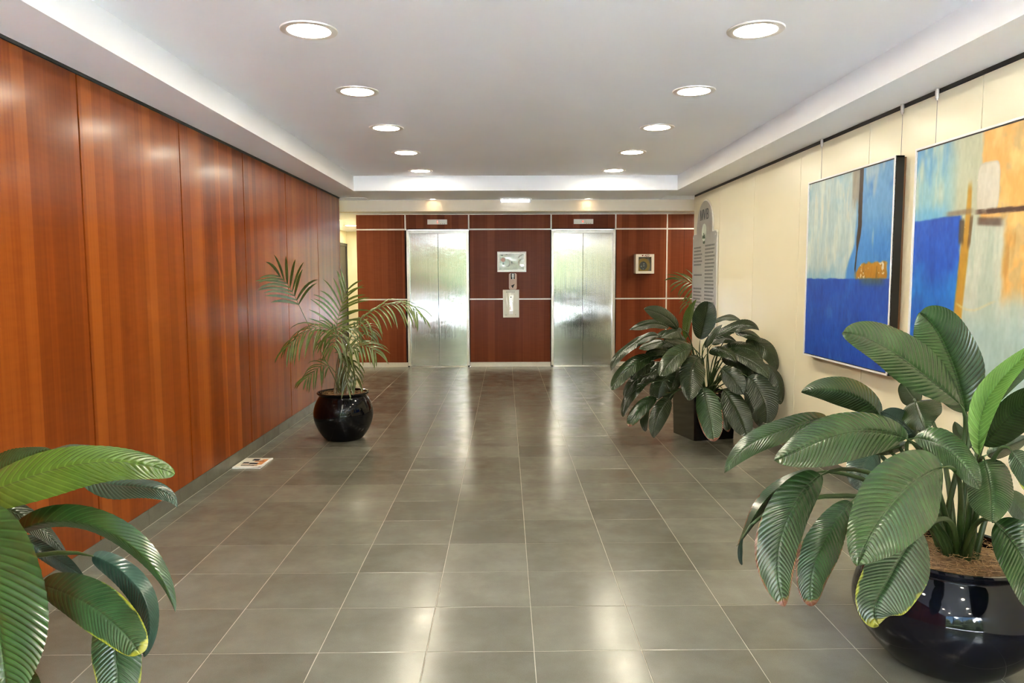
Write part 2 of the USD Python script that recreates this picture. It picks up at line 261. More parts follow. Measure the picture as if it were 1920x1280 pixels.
for x, z0 in ((-1.545, 2.136), (-0.5605, 2.136), (0.7185, 2.136), (1.7245, 2.136), (2.526, .075), (3.47, .075)): obj('metal_strip', box(x-.0105, x+.0105, YE-.005, YE+.02, z0, 2.372, .001), ALU_WHITE, wb)
for a, b in ((-2.301, -1.53), (-0.57, 0.73), (1.71, XB)):
    for z in (1.0645, 2.147): obj('metal_strip', box(a, b, YE-.004, YE+.02, z-.0115, z+.0115, .001), ALU_WHITE, wb)
obj('metal_strip', box(-2.301, XB, YE-.004, YE+.02, 2.371, 2.381, .001), ALU_WHITE, wb)
for a, b in ((-2.301, -1.535), (-0.555, 0.712), (1.732, XB)): obj('skirting', box(a, b, YE+.004, YE+.02, 0.0, 0.074, .001), ALU_WHITE, wb)
# lobby and corridor side walls
wl2 = struct('wall_lobby')
obj('left_face', box(XA-.1, XA, YL-.13, 15.8, 0, ZS), CREAM_WALL, wl2)
obj('return_face', box(XA-.1, XL-.28, YL-.15, YL-.011, 0, ZS), CREAM_WALL, wl2)
obj('end_face', box(XA-.1, -2.3, 15.7, 15.8, 0, ZS), CREAM_WALL, wl2)
obj('right_face', box(XB, XB+.1, YR-.15, YE+.1, 0, ZS), CREAM_WALL, wl2)
obj('right_return_face', box(XR+.26, XB, YR-.15, YR-.009, 0, ZS), CREAM_WALL, wl2)
d1 = struct('door_1')
DOORDARK = plain('dark_door_frame', (0.022, 0.019, 0.016), 0.45)
obj('frame', cat_([box(XA-.02, XA+.03, 15.58, 15.64, 0, 2.12), box(XA-.02, XA+.03, 14.58, 14.64, 0, 2.12), box(XA-.02, XA+.03, 14.58, 15.64, 2.06, 2.12)]), DOORDARK, d1)
obj('leaf', box(XA-.01, XA+.012, 14.64, 15.58, 0.005, 2.06), DOORDARK, d1)
obj('handle', cat_([cyl((XA+.012, 14.74, 1.0), (XA+.05, 14.74, 1.0), .009), cyl((XA+.05, 14.74, 1.0), (XA+.05, 14.85, 1.0), .009)]), ALU, d1, True)
# entrance glazing behind the camera and the outdoors that the doors, pots and leaves mirror
en = struct('window_1')
FR = plain('dark_window_frame', (0.03, 0.03, 0.032), 0.4)
ed = [XL, -0.95, 0.14, 1.23, XR]
fr = [box(x-.03, x+.03, YG-.06, YG+.02, 0, ZC) for x in ed]+[box(XL, XR, YG-.06, YG+.02, z-.03, z+.03) for z in (0.03, ZC-.03)]
obj('frame', cat_(fr), FR, en)
for a, b in zip(ed, ed[1:]): obj('pane', box(a+.03, b-.03, YG-.024, YG-.018, 0.06, ZC-.06), PANE, en)
PAVE = painted('outdoor_paving', (0.50, 0.515, 0.55), 0.8, 0.12, 2)
GRASS = painted('lawn_green', (0.030, 0.046, 0.012), 0.95, 0.35, 6)
FOL = painted('tree_green', (0.022, 0.032, 0.007), 0.8, 0.4, 5)
tag(obj('forecourt', box(-30, 30, -12.4, YG-.06, -.2, -.01), PAVE), kind='structure')
tag(obj('lawn', box(-40, 40, -45, -12.4, -.25, 0.0), GRASS), kind='structure')
kb = obj('kerb', box(-30, 30, -12.4, -12.25, -.1, .13, .02), painted('kerb_stone', (.62, .60, .57), .8)); tag(kb, kind='structure')
def blob(c, r, seed, sub=4):
    m = trimesh.creation.icosphere(sub, 1.0); v = m.vertices; n = meshkit.fbm(v*2.2+seed, 4, seed); m.vertices = v*(0.72+0.56*n)[:, None]*np.array(r)+np.array(c); return m
BARK = painted('bark', (.12, .085, .06), .9, .3, 20)
def tree(label, group, x, y, h, r, k):
    tr = thing('tree', label, 'tree', (x, y, 0), 0, group)
    obj('trunk', tube([(0, 0, -.1), (.05, .02, .5), (0, .05, h*.5)], [.14, .11, .07], 10), BARK, tr, True)
    obj('crown', cat_([blob((0, 0, h*.50), (1.45*r, 1.3*r, h*.55), 3+k), blob((.8*r, .1, h*.30), (.82*r, .9*r, h*.36), 9+k), blob((-.8*r, .1, h*.30), (.82*r, .9*r, h*.36), 15+k)]), FOL, tr, True)
for k, w in enumerate(('leftmost', 'second from the left', 'left of the middle', 'in the middle', 'right of the middle', 'second from the right', 'rightmost')):
    tree('bushy tree across the forecourt outside the entrance, %s of seven' % w, 'front trees outside the entrance', (k-3)*4.0, -13.8, (5.0, 4.7, 4.9, 5.2, 4.8, 5.1, 4.9)[k], 1, k)
for k, w in enumerate(('leftmost', 'second from the left', 'left of the middle', 'right of the middle', 'second from the right', 'rightmost')):
    tree('tall tree in the back row outside the entrance, %s of six' % w, 'back trees outside the entrance', (k-2.5)*4.4, -18.6, (6.2, 5.9, 6.3, 6.0, 6.4, 6.1)[k], 1.1, k+30)

# ------------------------------------------------------------------ recessed ceiling lamps
def downlight(label, loc):
    t = thing('downlight', label, 'ceiling light', loc, 0, 'round recessed downlights in the raised ceiling')
    obj('trim_ring', lathe([(0.098, 0.0), (0.100, -0.006), (0.118, -0.009), (0.130, -0.006), (0.132, 0.0), (.132, .004), (0.098, .004), (.098, 0)], 48), ALU_WHITE, t, 40)
    obj('diffuser', trimesh.creation.cylinder(radius=0.099, height=0.003, sections=48, transform=trimesh.transformations.translation_matrix((0, 0, -.0035))), LAMP_GLOW, t)
    return t
YS = [3.54, 4.667, 5.776, 6.90, 8.055]; order = ['nearest', 'second nearest', 'middle', 'second farthest', 'farthest']
first = None
for side, x in (('left', -0.909), ('right', 1.179)):
    for y, o in zip(YS, order):
        lb = '%s lit downlight in the %s row of the raised ceiling' % (o, side)
        if first is None: first = downlight(lb, (x, y, ZC))
        else: dup(first, lb, (x, y, ZC))
for side, x in (('left', -0.909), ('right', 1.179)):
    for y, o in ((2.41, 'just in front of'), (1.28, 'one place behind'), (0.15, 'two places behind'), (-1.0, 'three places behind'), (-2.1, 'by the glazing behind')):
        dup(first, 'downlight out of view in the %s row, %s the nearest in view' % (side, o), (x, y, ZC))
cd = dup(first, 'lit round downlight in the corridor ceiling left of the lifts', (-2.876, 13.87, ZS-.004)); cd.SetCustomDataByKey('group', 'corridor lamps')
for x, y, w in ((-2.876, 12.5, 'before'), (-2.876, 15.0, 'behind'), (-3.1, 13.1, 'left of'), (-2.55, 14.5, 'right of')): dup(first, 'added downlight out of view in the corridor ceiling, %s the one in view' % w, (x, y, ZS-.004), group='corridor lamps')  # unseen lamps added to brighten the corridor
for x, y, lb in ((-2.95, 9.75, 'front of the left'), (-2.95, 10.7, 'back of the left'), (3.2, 9.75, 'front of the right'), (3.2, 10.7, 'back of the right'), (3.95, 10.2, 'far side of the right')): dup(first, 'added downlight out of view over the %s end of the lift lobby' % lb, (x, y, ZS-.004), group='added lift lobby end lamps')  # lamps added out of sight to light the lobby and lift wall
sp = None
for x, lb in ((-0.906, 'small round spotlight in the dropped border before the left lift'), (1.042, 'small round spotlight in the dropped border before the right lift')):
    if sp is None:
        sp = thing('spotlight', lb, 'ceiling light', (x, 9.345, ZS), 0, 'small spotlights over the lift lobby')
        obj('trim_ring', lathe([(0.028, 0), (.030, -.004), (.038, -.005), (.042, 0), (.028, 0)], 32), ALU_WHITE, sp, 40)
        obj('bulb', trimesh.creation.cylinder(radius=.028, height=.003, sections=24, transform=trimesh.transformations.translation_matrix((0, 0, -.002))), SPOT_GLOW, sp)
    else: dup(sp, lb, (x, 9.345, ZS))
lb_ = thing('light_bar', 'white linear light bar on the ceiling before the lifts', 'ceiling light', (0.135, 9.33, ZS))
obj('diffuser', chbox(-.178, .178, -.02, .02, -.045, -.006, .004), BAR_GLOW, lb_)
for s in (-1, 1): obj('end_cap', chbox(s*.185-.008, s*.185+.008, -.024, .024, -.05, 0, .003), plain('end_cap_white%d' % (s+1), (.85, .85, .86), .4), lb_)
obj('backplate', box(-.185, .185, -.024, .024, -.006, 0), ALU_WHITE, lb_)

# ------------------------------------------------------------------ lifts
def elevator(side, x0, x1, lit):
    t = thing('elevator', 'brushed steel two-leaf lift doors in a steel frame, %s of the two lifts' % side, 'elevator', (0, YE, 0), 0, 'lift doors in the back wall')
    w = .042; zt = 2.132
    obj('jamb', box(x0, x0+w, -.012, .14, 0, zt, .003), ALU, t); obj('jamb', box(x1-w, x1, -.012, .14, 0, zt, .003), ALU, t)
    obj('head', box(x0+w, x1-w, -.012, .14, zt-.045, zt, .003), ALU, t)
    obj('sill', box(x0+.02, x1-.02, -.02, .14, -.004, .004, .001), ALU, t)
    m = (x0+x1)/2
    for a, b in ((x0+w, m-.003), (m+.003, x1-w)): obj('door_panel', box(a, b, .055, .085, .008, zt-.045, .0015), STEEL, t)
    obj('shaft_backing', box(x0, x1, .10, .14, 0, zt), DARK, t)
    for x in (x0+.012, x1-.012): obj('foot_plug', box(x-.014, x+.014, -.02, -.008, .0, .022), DARK, t)
    return t
elevator('left', -1.53, -0.5625, 0); elevator('right', 0.7215, 1.722, 1)
for side, a, b, dx in (('left', -1.2, -0.895, -.008), ('right', 1.069, 1.372, -.01)):
    t = thing('floor_indicator', 'slim steel floor indicator with red light above the %s lift' % side, 'indicator', (0, YE, 0), 0, 'floor indicators over the lifts')
    obj('plate', chbox(a, b, -.012, .0, 2.224, 2.299, .002), ALU_WHITE, t)
    m = (a+b)/2+dx
    obj('red_light', meshkit.text_mesh('1', .042, .002).apply_transform(trimesh.transformations.rotation_matrix(math.pi/2, (1, 0, 0))).apply_translation((m-.008, -.0121, 2.243)) if side == 'left' else cyl((m, -.014, 2.262), (m, -.011, 2.262), .014), RED_GLOW, t)
    tagstuff('print', cat_([box(b-.11+.03*k, b-.095+.03*k, -.0128, -.0118, 2.232, 2.237) for k in range(3)]), DARK, t)
def rectframe(x0, x1, z0, z1, w, y0, y1): return cat_([chbox(x0, x1, y0, y1, z1-w, z1, .002), chbox(x0, x1, y0, y1, z0, z0+w, .002), chbox(x0, x0+w, y0, y1, z0+w, z1-w, .002), chbox(x1-w, x1, y0, y1, z0+w, z1-w, .002)])
t = thing('evacuation_plan', 'silver framed notice with a red mark behind crinkled plastic between the lifts', 'framed notice', (0, YE, 0))
obj('frame', rectframe(-.121, .332, 1.485, 1.801, .024, -.02, 0), ALU_WHITE, t); obj('inner_frame', rectframe(-.097, .308, 1.509, 1.777, .012, -.012, 0), ALU, t)
PAPER = painted('notice_sheet', (.52, .50, .45), .5, .25, 9)
obj('sheet', box(-.09, .30, -.006, -.001, 1.515, 1.77), PAPER, t)
cov = trimesh.creation.box([.39, .001, .25]).subdivide().subdivide().subdivide().subdivide(); v = cov.vertices; v[:, 1] += -.010+.006*(meshkit.fbm(v*np.array([14, 1, 12])+3, 3, 5)-.5); cov.vertices = v+np.array([.105, 0, 1.6425])
obj('plastic_cover', cov, mat('crinkled_plastic', {'t': ('transparent_bsdf', {'color': (.97, .97, .97)}), 'g': ('glossy_bsdf', {'roughness': .12, 'color': (.9, .9, .9)}), 'm': ('mix_closure', {'fac': .10})}, [('t.BSDF', 'm.closure1'), ('g.BSDF', 'm.closure2')], 'm.closure'), t, True)
obj('red_mark', cyl((-.03, -.008, 1.675), (-.03, -.0055, 1.675), .036, 24), plain('red_print', (.55, .06, .05), .5), t)
INK = plain('dark_print', (.03, .03, .035), .6)
tagstuff('print', cat_([box(-.062, -.03, -.0075, -.0055, 1.735, 1.752), box(.012, .04, -.0075, -.0055, 1.752, 1.762), box(.25, .285, -.0075, -.0055, 1.752, 1.76), box(-.04, -.012, -.0075, -.0055, 1.60, 1.63), box(.1, .115, -.0075, -.0055, 1.62, 1.65), box(.02, .06, -.0075, -.0055, 1.57, 1.575)]), INK, t)
tagstuff('wavy_print', cat_([tube([(.05+.028*math.cos(a), -.0065, 1.63+.05*math.sin(a)) for a in np.linspace(-1.8, 2, 12)], .009, 6), tube([(.235+.022*math.cos(a), -.0065, 1.62+.05*math.sin(a)) for a in np.linspace(1.2, 5.4, 12)], .009, 6), tube([(.21, -.0065, 1.71), (.235, -.0065, 1.735), (.27, -.0065, 1.745)], .008, 6)]), plain('white_print', (.8, .8, .78), .4), t, True)
t = thing('sanitizer_dispenser', 'pale pink wall hand dispenser under the framed notice', 'dispenser', (0, YE, 0))
from shapely.geometry import Polygon, Point, box as sbox
def rrect(x0, x1, z0, z1, r): return sbox(x0+r, z0+r, x1-r, z1-r).buffer(r)
def front(poly, y0, y1): return place(rounded_prism(poly, y1-y0), (0, y1, 0), (1, 0, 0), (0, 0, 1), (0, -1, 0))
PINK = plain('pale_pink_plastic', (.70, .50, .42), .35)
obj('body', front(rrect(.058, .182, 1.213, 1.468, .03), -.075, 0), PINK, t, 40)
obj('level_window', front(rrect(.09, .15, 1.375, 1.465, .012), -.079, -.07), INK, t, 40)
obj('bottle_neck', cat_([front(rrect(.105, .138, 1.40, 1.46, .01), -.086, -.078), front(rrect(.112, .133, 1.372, 1.40, .006), -.088, -.078)]), plain('white_plastic', (.85, .84, .82), .3), t, 40)
obj('arrow_mark', front(Polygon([(.092, 1.275), (.15, 1.30), (.118, 1.235)]), -.0775, -.074), INK, t)
t = thing('call_panel', 'tall steel lift call panel with lit buttons below the pink dispenser', 'control panel', (0, YE, 0))
obj('plate', chbox(-.036, .218, -.014, 0, .775, 1.211, .003), painted('call_panel_steel', (.62, .58, .50), .42, .05, 8, metallic=.5), t)
obj('button_strip', front(rrect(.062, .122, .815, 1.12, .006), -.0165, -.013), ALU, t)
for z in (1.025, .985): obj('call_button', cyl((.09, -.022, z), (.09, -.016, z), .021, 24), plain('lit_button_%d' % (z*1000), (.92, .92, .95), .3, emission_color=(1, 1, 1), emission_strength=.015), t)
for z in (1.025, .985): obj('button_arrow', cyl((.09, -.0228, z), (.09, -.0218, z), .007, 3), INK, t)
obj('key_switch', cyl((.09, -.0225, 1.095), (.09, -.016, 1.095), .009, 16), INK, t)
obj('fire_switch', cat_([rectframe(.074, .108, .905, .94, .006, -.019, -.016)]), plain('fire_switch_red', (.42, .09, .07), .5), t)
obj('key_plate', front(rrect(.062, .122, .835, .875, .004), -.0185, -.0155), plain('white_plate', (.8, .8, .82), .4), t)
tagstuff('print', cat_([box(.015+.024*k, .03+.024*k, -.0148, -.0138, 1.168, 1.18) for k in range(6)]+[box(.155, .165, -.0148, -.0138, .815, .825), box(-.005, .03, -.0148, -.0138, .812, .82)]), plain('engraved_grey', (.25, .23, .2), .6), t)
t = thing('defibrillator_cabinet', 'white AED wall cabinet with glass window right of the right lift', 'cabinet', (0, YE, 0))
CABW = plain('cabinet_white', (.82, .74, .64), .35)
x0, x1, z0, z1, dp = 2.01, 2.295, 1.452, 1.752, -.16
obj('body', cat_([box(x0, x1, dp, -.001, z0, z0+.012), box(x0, x1, dp, -.001, z1-.012, z1), box(x0, x0+.012, dp, -.001, z0, z1), box(x1-.012, x1, dp, -.001, z0, z1), box(x0, x1, -.012, -.001, z0, z1)]), CABW, t)
dr = obj('door', cat_([chbox(x0, x1, dp-.016, dp, z1-.045, z1, .002), chbox(x0, x1, dp-.016, dp, z0, z0+.04, .002), chbox(x0, x0+.043, dp-.016, dp, z0+.04, z1-.045, .002), chbox(x1-.043, x1, dp-.016, dp, z0+.04, z1-.045, .002)]), CABW, t)
obj('glass', box(x0+.043, x1-.043, dp-.008, dp-.004, z0+.04, z1-.045), PANE, dr)
lt = meshkit.text_mesh('AED', .027, .001, True); lt = place(lt, (x0+.135, dp-.0165, z1-.038), (1, 0, 0), (0, 0, 1), (0, -1, 0))
hp = Polygon([(0, -.013), (.013, .003), (.011, .011), (.006, .012), (0, .007), (-.006, .012), (-.011, .011), (-.013, .003)])
from shapely import affinity
obj('lettering', cat_([lt, front(affinity.translate(hp, x0+.105, z1-.024), dp-.0175, dp-.0155)]), plain('aed_red', (.22, .03, .03), .5), dr)
obj('back_lining', box(x0+.012, x1-.012, -.02, -.013, z0+.012, z1-.012), plain('cabinet_lining', (.33, .30, .25), .7), t)
obj('note', cat_([box(x1-.085, x1-.05, -.05, -.045, z0+.14, z1-.05)]), plain('grey_note', (.5, .48, .42), .7), t)
dfb = thing('defibrillator', 'yellow defibrillator with a dark round face inside the white cabinet', 'defibrillator', (0, YE, 0))
ov = affinity.scale(Point(0, 0).buffer(1, 32), .098, .112); ov2 = affinity.scale(Point(0, 0).buffer(1, 32), .058, .066)
obj('body', front(affinity.translate(ov, 2.142, z0+.125), -.125, -.02), plain('aed_yellow', (.50, .32, .06), .4), dfb, 40)
obj('face', front(affinity.translate(ov2, 2.135, z0+.122), -.131, -.12), plain('aed_face', (.10, .11, .13), .35), dfb, 40)
obj('button', cat_([cyl((2.135+dx, -.137, z0+.122+dz), (2.135+dx, -.130, z0+.122+dz), r, 16) for dx, dz, r in ((.008, .03, .012), (.008, 0, .012), (-.03, -.01, .012), (0, -.05, .009))]), plain('aed_button', (.35, .40, .42), .3), dfb)

# ------------------------------------------------------------------ directory sign
t = thing('directory_sign', 'tall arched grey metal tenant directory at the far end of the cream wall', 'sign', (XR, 0, 0))
ym, ylo, yhi = 8.465, 7.965, 8.965; zb, zsh = .85, 1.90
arch = Polygon([(ylo, zb), (yhi, zb), (yhi, zsh-.02), (yhi-.03, zsh), (8.79, zsh)]+[(ym+.325*math.cos(a), 1.95+.315*math.sin(a)) for a in np.linspace(.02, math.pi-.02, 32)]+[(8.14, zsh), (ylo+.03, zsh), (ylo, zsh-.02)])
def onright(poly, x0, x1):   # polygon in (Y, z), front towards -X
    return place(rounded_prism(poly, x1-x0), (-x0, 0, 0), (0, 1, 0), (0, 0, 1), (1, 0, 0)) if False else place(rounded_prism(poly, x1-x0), (x0, 0, 0), (0, 1, 0), (0, 0, 1), (1, 0, 0))
obj('plate', onright(arch, -.020, -.014), GREYMETAL, t)
obj('backing', onright(arch.buffer(.012), -.014, -.004), plain('sign_backing', (.80, .78, .70), .5), t)
for y, z in ((ylo+.03, zsh-.04), (yhi-.03, zsh-.04), (ylo+.03, zb+.04), (yhi-.03, zb+.04)): obj('fixing_screw', cyl((-.026, y, z), (-.019, y, z), .012, 16), ALU, t)
SIGNINK = plain('sign_grey_print', (.20, .20, .19), .6)
let = meshkit.text_mesh('MVB', .12, .003); let.apply_translation((-let.bounds[:, 0].mean(), 0, 0)); let.apply_scale((1, 1, 1))
obj('lettering', place(let, (-.0205, ym, 2.05), (0, -1, 0), (0, 0, 1), (-1, 0, 0)), plain('sign_dark_letters', (.10, .10, .10), .5), t)
lg = affinity.translate(affinity.scale(Point(0, 0).buffer(1, 32), .085, .10), ym+.0, 1.905)
lgo = obj('emblem', onright(lg, -.024, -.0195), plain('emblem_pale_green', (.66, .72, .62), .5), t)
obj('emblem_mark', cat_([onright(Polygon([(ym-.06, 1.835), (ym+.055, 1.84), (ym+.04, 1.875), (ym+.0, 1.865), (ym-.045, 1.885)]), -.0265, -.0235), onright(sbox(ym-.005, 1.84, ym+.012, 1.90), -.0265, -.0235), onright(affinity.translate(affinity.scale(Point(0, 0).buffer(1, 16), .04, .018), ym, 1.795), -.0225, -.0195)]), plain('emblem_dark_green', (.06, .11, .06), .5), t)
rows_ = []
rr = random.Random(3)
gaps = {0: {6, 7, 9, 10, 11}, 1: {17}}
for c, (ya, yb) in enumerate(((8.90, 8.53), (8.41, 8.02))):
    for k in range(22):
        if k in gaps[c]: continue
        z = 1.742-k*.040+(0.01 if c else 0); L = (ya-yb)*rr.uniform(.82, 1.0)
        y = ya; 
        while y > ya-L:
            w = rr.uniform(.02, .05); rows_.append(box(-.0212, -.0198, max(y-w, ya-L), y, z-.010, z+.010)); y -= w+.008
tag(obj('listing_text', cat_(rows_), SIGNINK, t), kind='stuff')

# ------------------------------------------------------------------ paintings
def canvas(label, y0, y1, z0, z1, paint, n=(210, 220)):
    t = thing('painting', label, 'painting', (0, 0, 0), 0, None)
    xf, xb = XR-.072, XR-.018
    W, Hh = y1-y0, z1-z0; s, u = np.meshgrid(np.linspace(0, 1, n[0]), np.linspace(0, 1, n[1]))
    col = np.clip(paint(s, u), 0, 1); col = np.where(col < .04045, col/12.92, ((col+.055)/1.055)**2.4)
    b = .014
    P = np.stack([np.full(s.shape, xf+.006)+.0012*meshkit.fbm(np.stack([s*90, u*60, s*0], -1), 2, 4), y1-b-s*(W-2*b), z1-b-u*(Hh-2*b)], -1).reshape(-1, 3)
    i = np.arange((n[1]-1)*n[0]).reshape(n[1]-1, n[0])[:, :-1].ravel()
    F = np.stack([i, i+1, i+n[0]+1, i+n[0]], -1)[:, ::-1]
    F = np.stack([i, i+n[0], i+n[0]+1, i+1], -1)
    pr = obj('canvas', (P, F), PAINT, t, True)
    UsdGeom.PrimvarsAPI(pr).CreatePrimvar('paint', T.Color3fArray, 'vertex').Set(Vt.Vec3fArray.FromNumpy(col.reshape(-1, 3).astype(np.float32)))
    fw = .011
    obj('frame_face', cat_([box(xf, xf+.008, y0, y1, z1-fw, z1), box(xf, xf+.008, y0, y1, z0, z0+fw), box(xf, xf+.008, y0, y0+fw, z0+fw, z1-fw), box(xf, xf+.008, y1-fw, y1, z0+fw, z1-fw)]), FRAME_WHITE, t)
    obj('frame_side', cat_([box(xf+.004, xb, y0, y0+.010, z0, z1), box(xf+.004, xb, y1-.010, y1, z0, z1), box(xf+.004, xb, y0, y1, z1-.01, z1+.001), box(xf+.004, xb, y0, y1, z0-.001, z0+.01)]), FRAME_BLACK, t)
    for za, zc in ((z1-fw-.006, z1-fw), (z0+fw, z0+fw+.005)): obj('shadow_rebate', box(xf+.004, xf+.0065, y0+fw, y1-fw, za, zc), FRAME_BLACK, t)
    obj('back_batten', box(xb, XR-.004, y0+.006, y1-.006, z0+.006, z1-.006), FRAME_WOOD, t)
    return t
PAINT = mat('oil_paint', {'a': ('attribute', {'attribute': 'paint'}), 'g': ('geometry', {}), 'm': ('mapping', {'scale': (60, 60, 9)}), 'n': ('noise_texture', {'scale': 1.0, 'detail': 4.0}), 'b': ('bump', {'strength': .25, 'distance': .0012}), 'p': ('principled_bsdf', {'roughness': .48})},
    [('a.color', 'p.base_color'), ('g.position', 'm.vector'), ('m.vector', 'n.vector'), ('n.fac', 'b.height'), ('b.normal', 'p.normal')])
FRAME_WHITE = plain('frame_face_white', (.80, .79, .78), .35); FRAME_BLACK = plain('frame_side_black', (.012, .011, .010), .45); FRAME_WOOD = plain('frame_back_wood', (.22, .10, .04), .6)
def nz(s, u, fx, fy, seed, o=4): return meshkit.fbm(np.stack([s*fx, u*fy, s*0+seed*7.3], -1), o, seed)
def sm(a, b, x): t = np.clip((x-a)/(b-a), 0, 1); return t*t*(3-2*t)
def lay(c, rgb, m): return c*(1-m[..., None])+np.array(rgb)/255.*m[..., None]
def paint1(s, u):
    v = nz(s, u, 26, 5, 1); h = nz(s, u, 7, 7, 2); f = nz(s, u, 70, 30, 3)
    c = np.ones(s.shape+(3,))*np.array([168, 190, 194])/255.
    c = lay(c, (196, 208, 202), sm(.42, .68, v)); c = lay(c, (136, 178, 198), sm(.50, .72, h)*.8); c = lay(c, (205, 205, 190), sm(.55, .75, nz(s, u, 40, 9, 5))*.7)
    c = lay(c, (120, 172, 205), sm(.45, .62, u+.25*(h-.5))*.45)
    e = .605+.03*(nz(s, u, 3, 9, 6)-.5)-.10*sm(.35, .55, u)
    R = sm(e, e+.035, s); rc = np.ones_like(c)*np.array([98, 152, 200])/255.
    rc = lay(rc, (66, 134, 206), sm(.22, .42, u+.2*(h-.5))); rc = lay(rc, (160, 180, 190), sm(.56, .72, nz(s, u, 16, 4, 7))*.8); rc = lay(rc, (52, 116, 196), sm(.55, .75, nz(s, u, 9, 9, 8))*.6)
    c = c*(1-R[..., None])+rc*R[..., None]
    c = lay(c, (150, 140, 125), sm(.555, .585, s)*(1-sm(.64, .67, s))*(1-sm(.13, .23, u+.08*(f-.5)))*.9)
    st = .668-.035*sm(.25, .52, u); w = .013*(1-sm(.33, .42, u))+.0035
    c = lay(c, (52, 36, 26), (1-sm(w, w+.008, np.abs(s-st+.012*(nz(s, u, 2, 14, 9)-.5))))*(1-sm(.50, .53, u)))
    B = sm(.550, .558, u+.010*(nz(s, u, 18, 3, 10)-.5)); bc = np.ones_like(c)*np.array([26, 76, 178])/255.
    bc = lay(bc, (40, 108, 204), sm(.50, .70, nz(s, u, 5, 5, 11))*.85); bc = lay(bc, (18, 58, 150), sm(.50, .72, nz(s, u, 30, 6, 12))*.6); bc = lay(bc, (20, 60, 152), sm(.9, 1, u)*.5)
    bc = lay(bc, (70, 132, 210), sm(.58, .8, nz(s, u, 14, 8, 13))*.4)
    c = c*(1-B[..., None])+bc*B[..., None]
    top = .458+.035*(nz(s, u, 14, 2, 14)-.3)+.05*(1-sm(.64, .71, s))
    O = sm(.615, .66, s+.03*(f-.5))*(1-sm(.955, .975, s+.02*(f-.5)))*sm(top, top+.012, u+.015*(f-.5))*(1-sm(.545, .562, u+.02*(f-.5)))
    c = lay(c, (176, 124, 28), O); c = lay(c, (120, 92, 30), O*sm(.52, .66, nz(s, u, 22, 22, 15))*.7)
    c = lay(c, (222, 214, 190), O*sm(.63, .68, nz(s, u, 40, 40, 16))*(1-sm(.03, .06, np.abs(u-.513))))
    c = lay(c, (70, 90, 80), sm(.65, .75, s)*(1-sm(.9, .97, s))*sm(.548, .556, u)*(1-sm(.565, .60, u))*.7)
    return c+(f-.5)[..., None]*.09
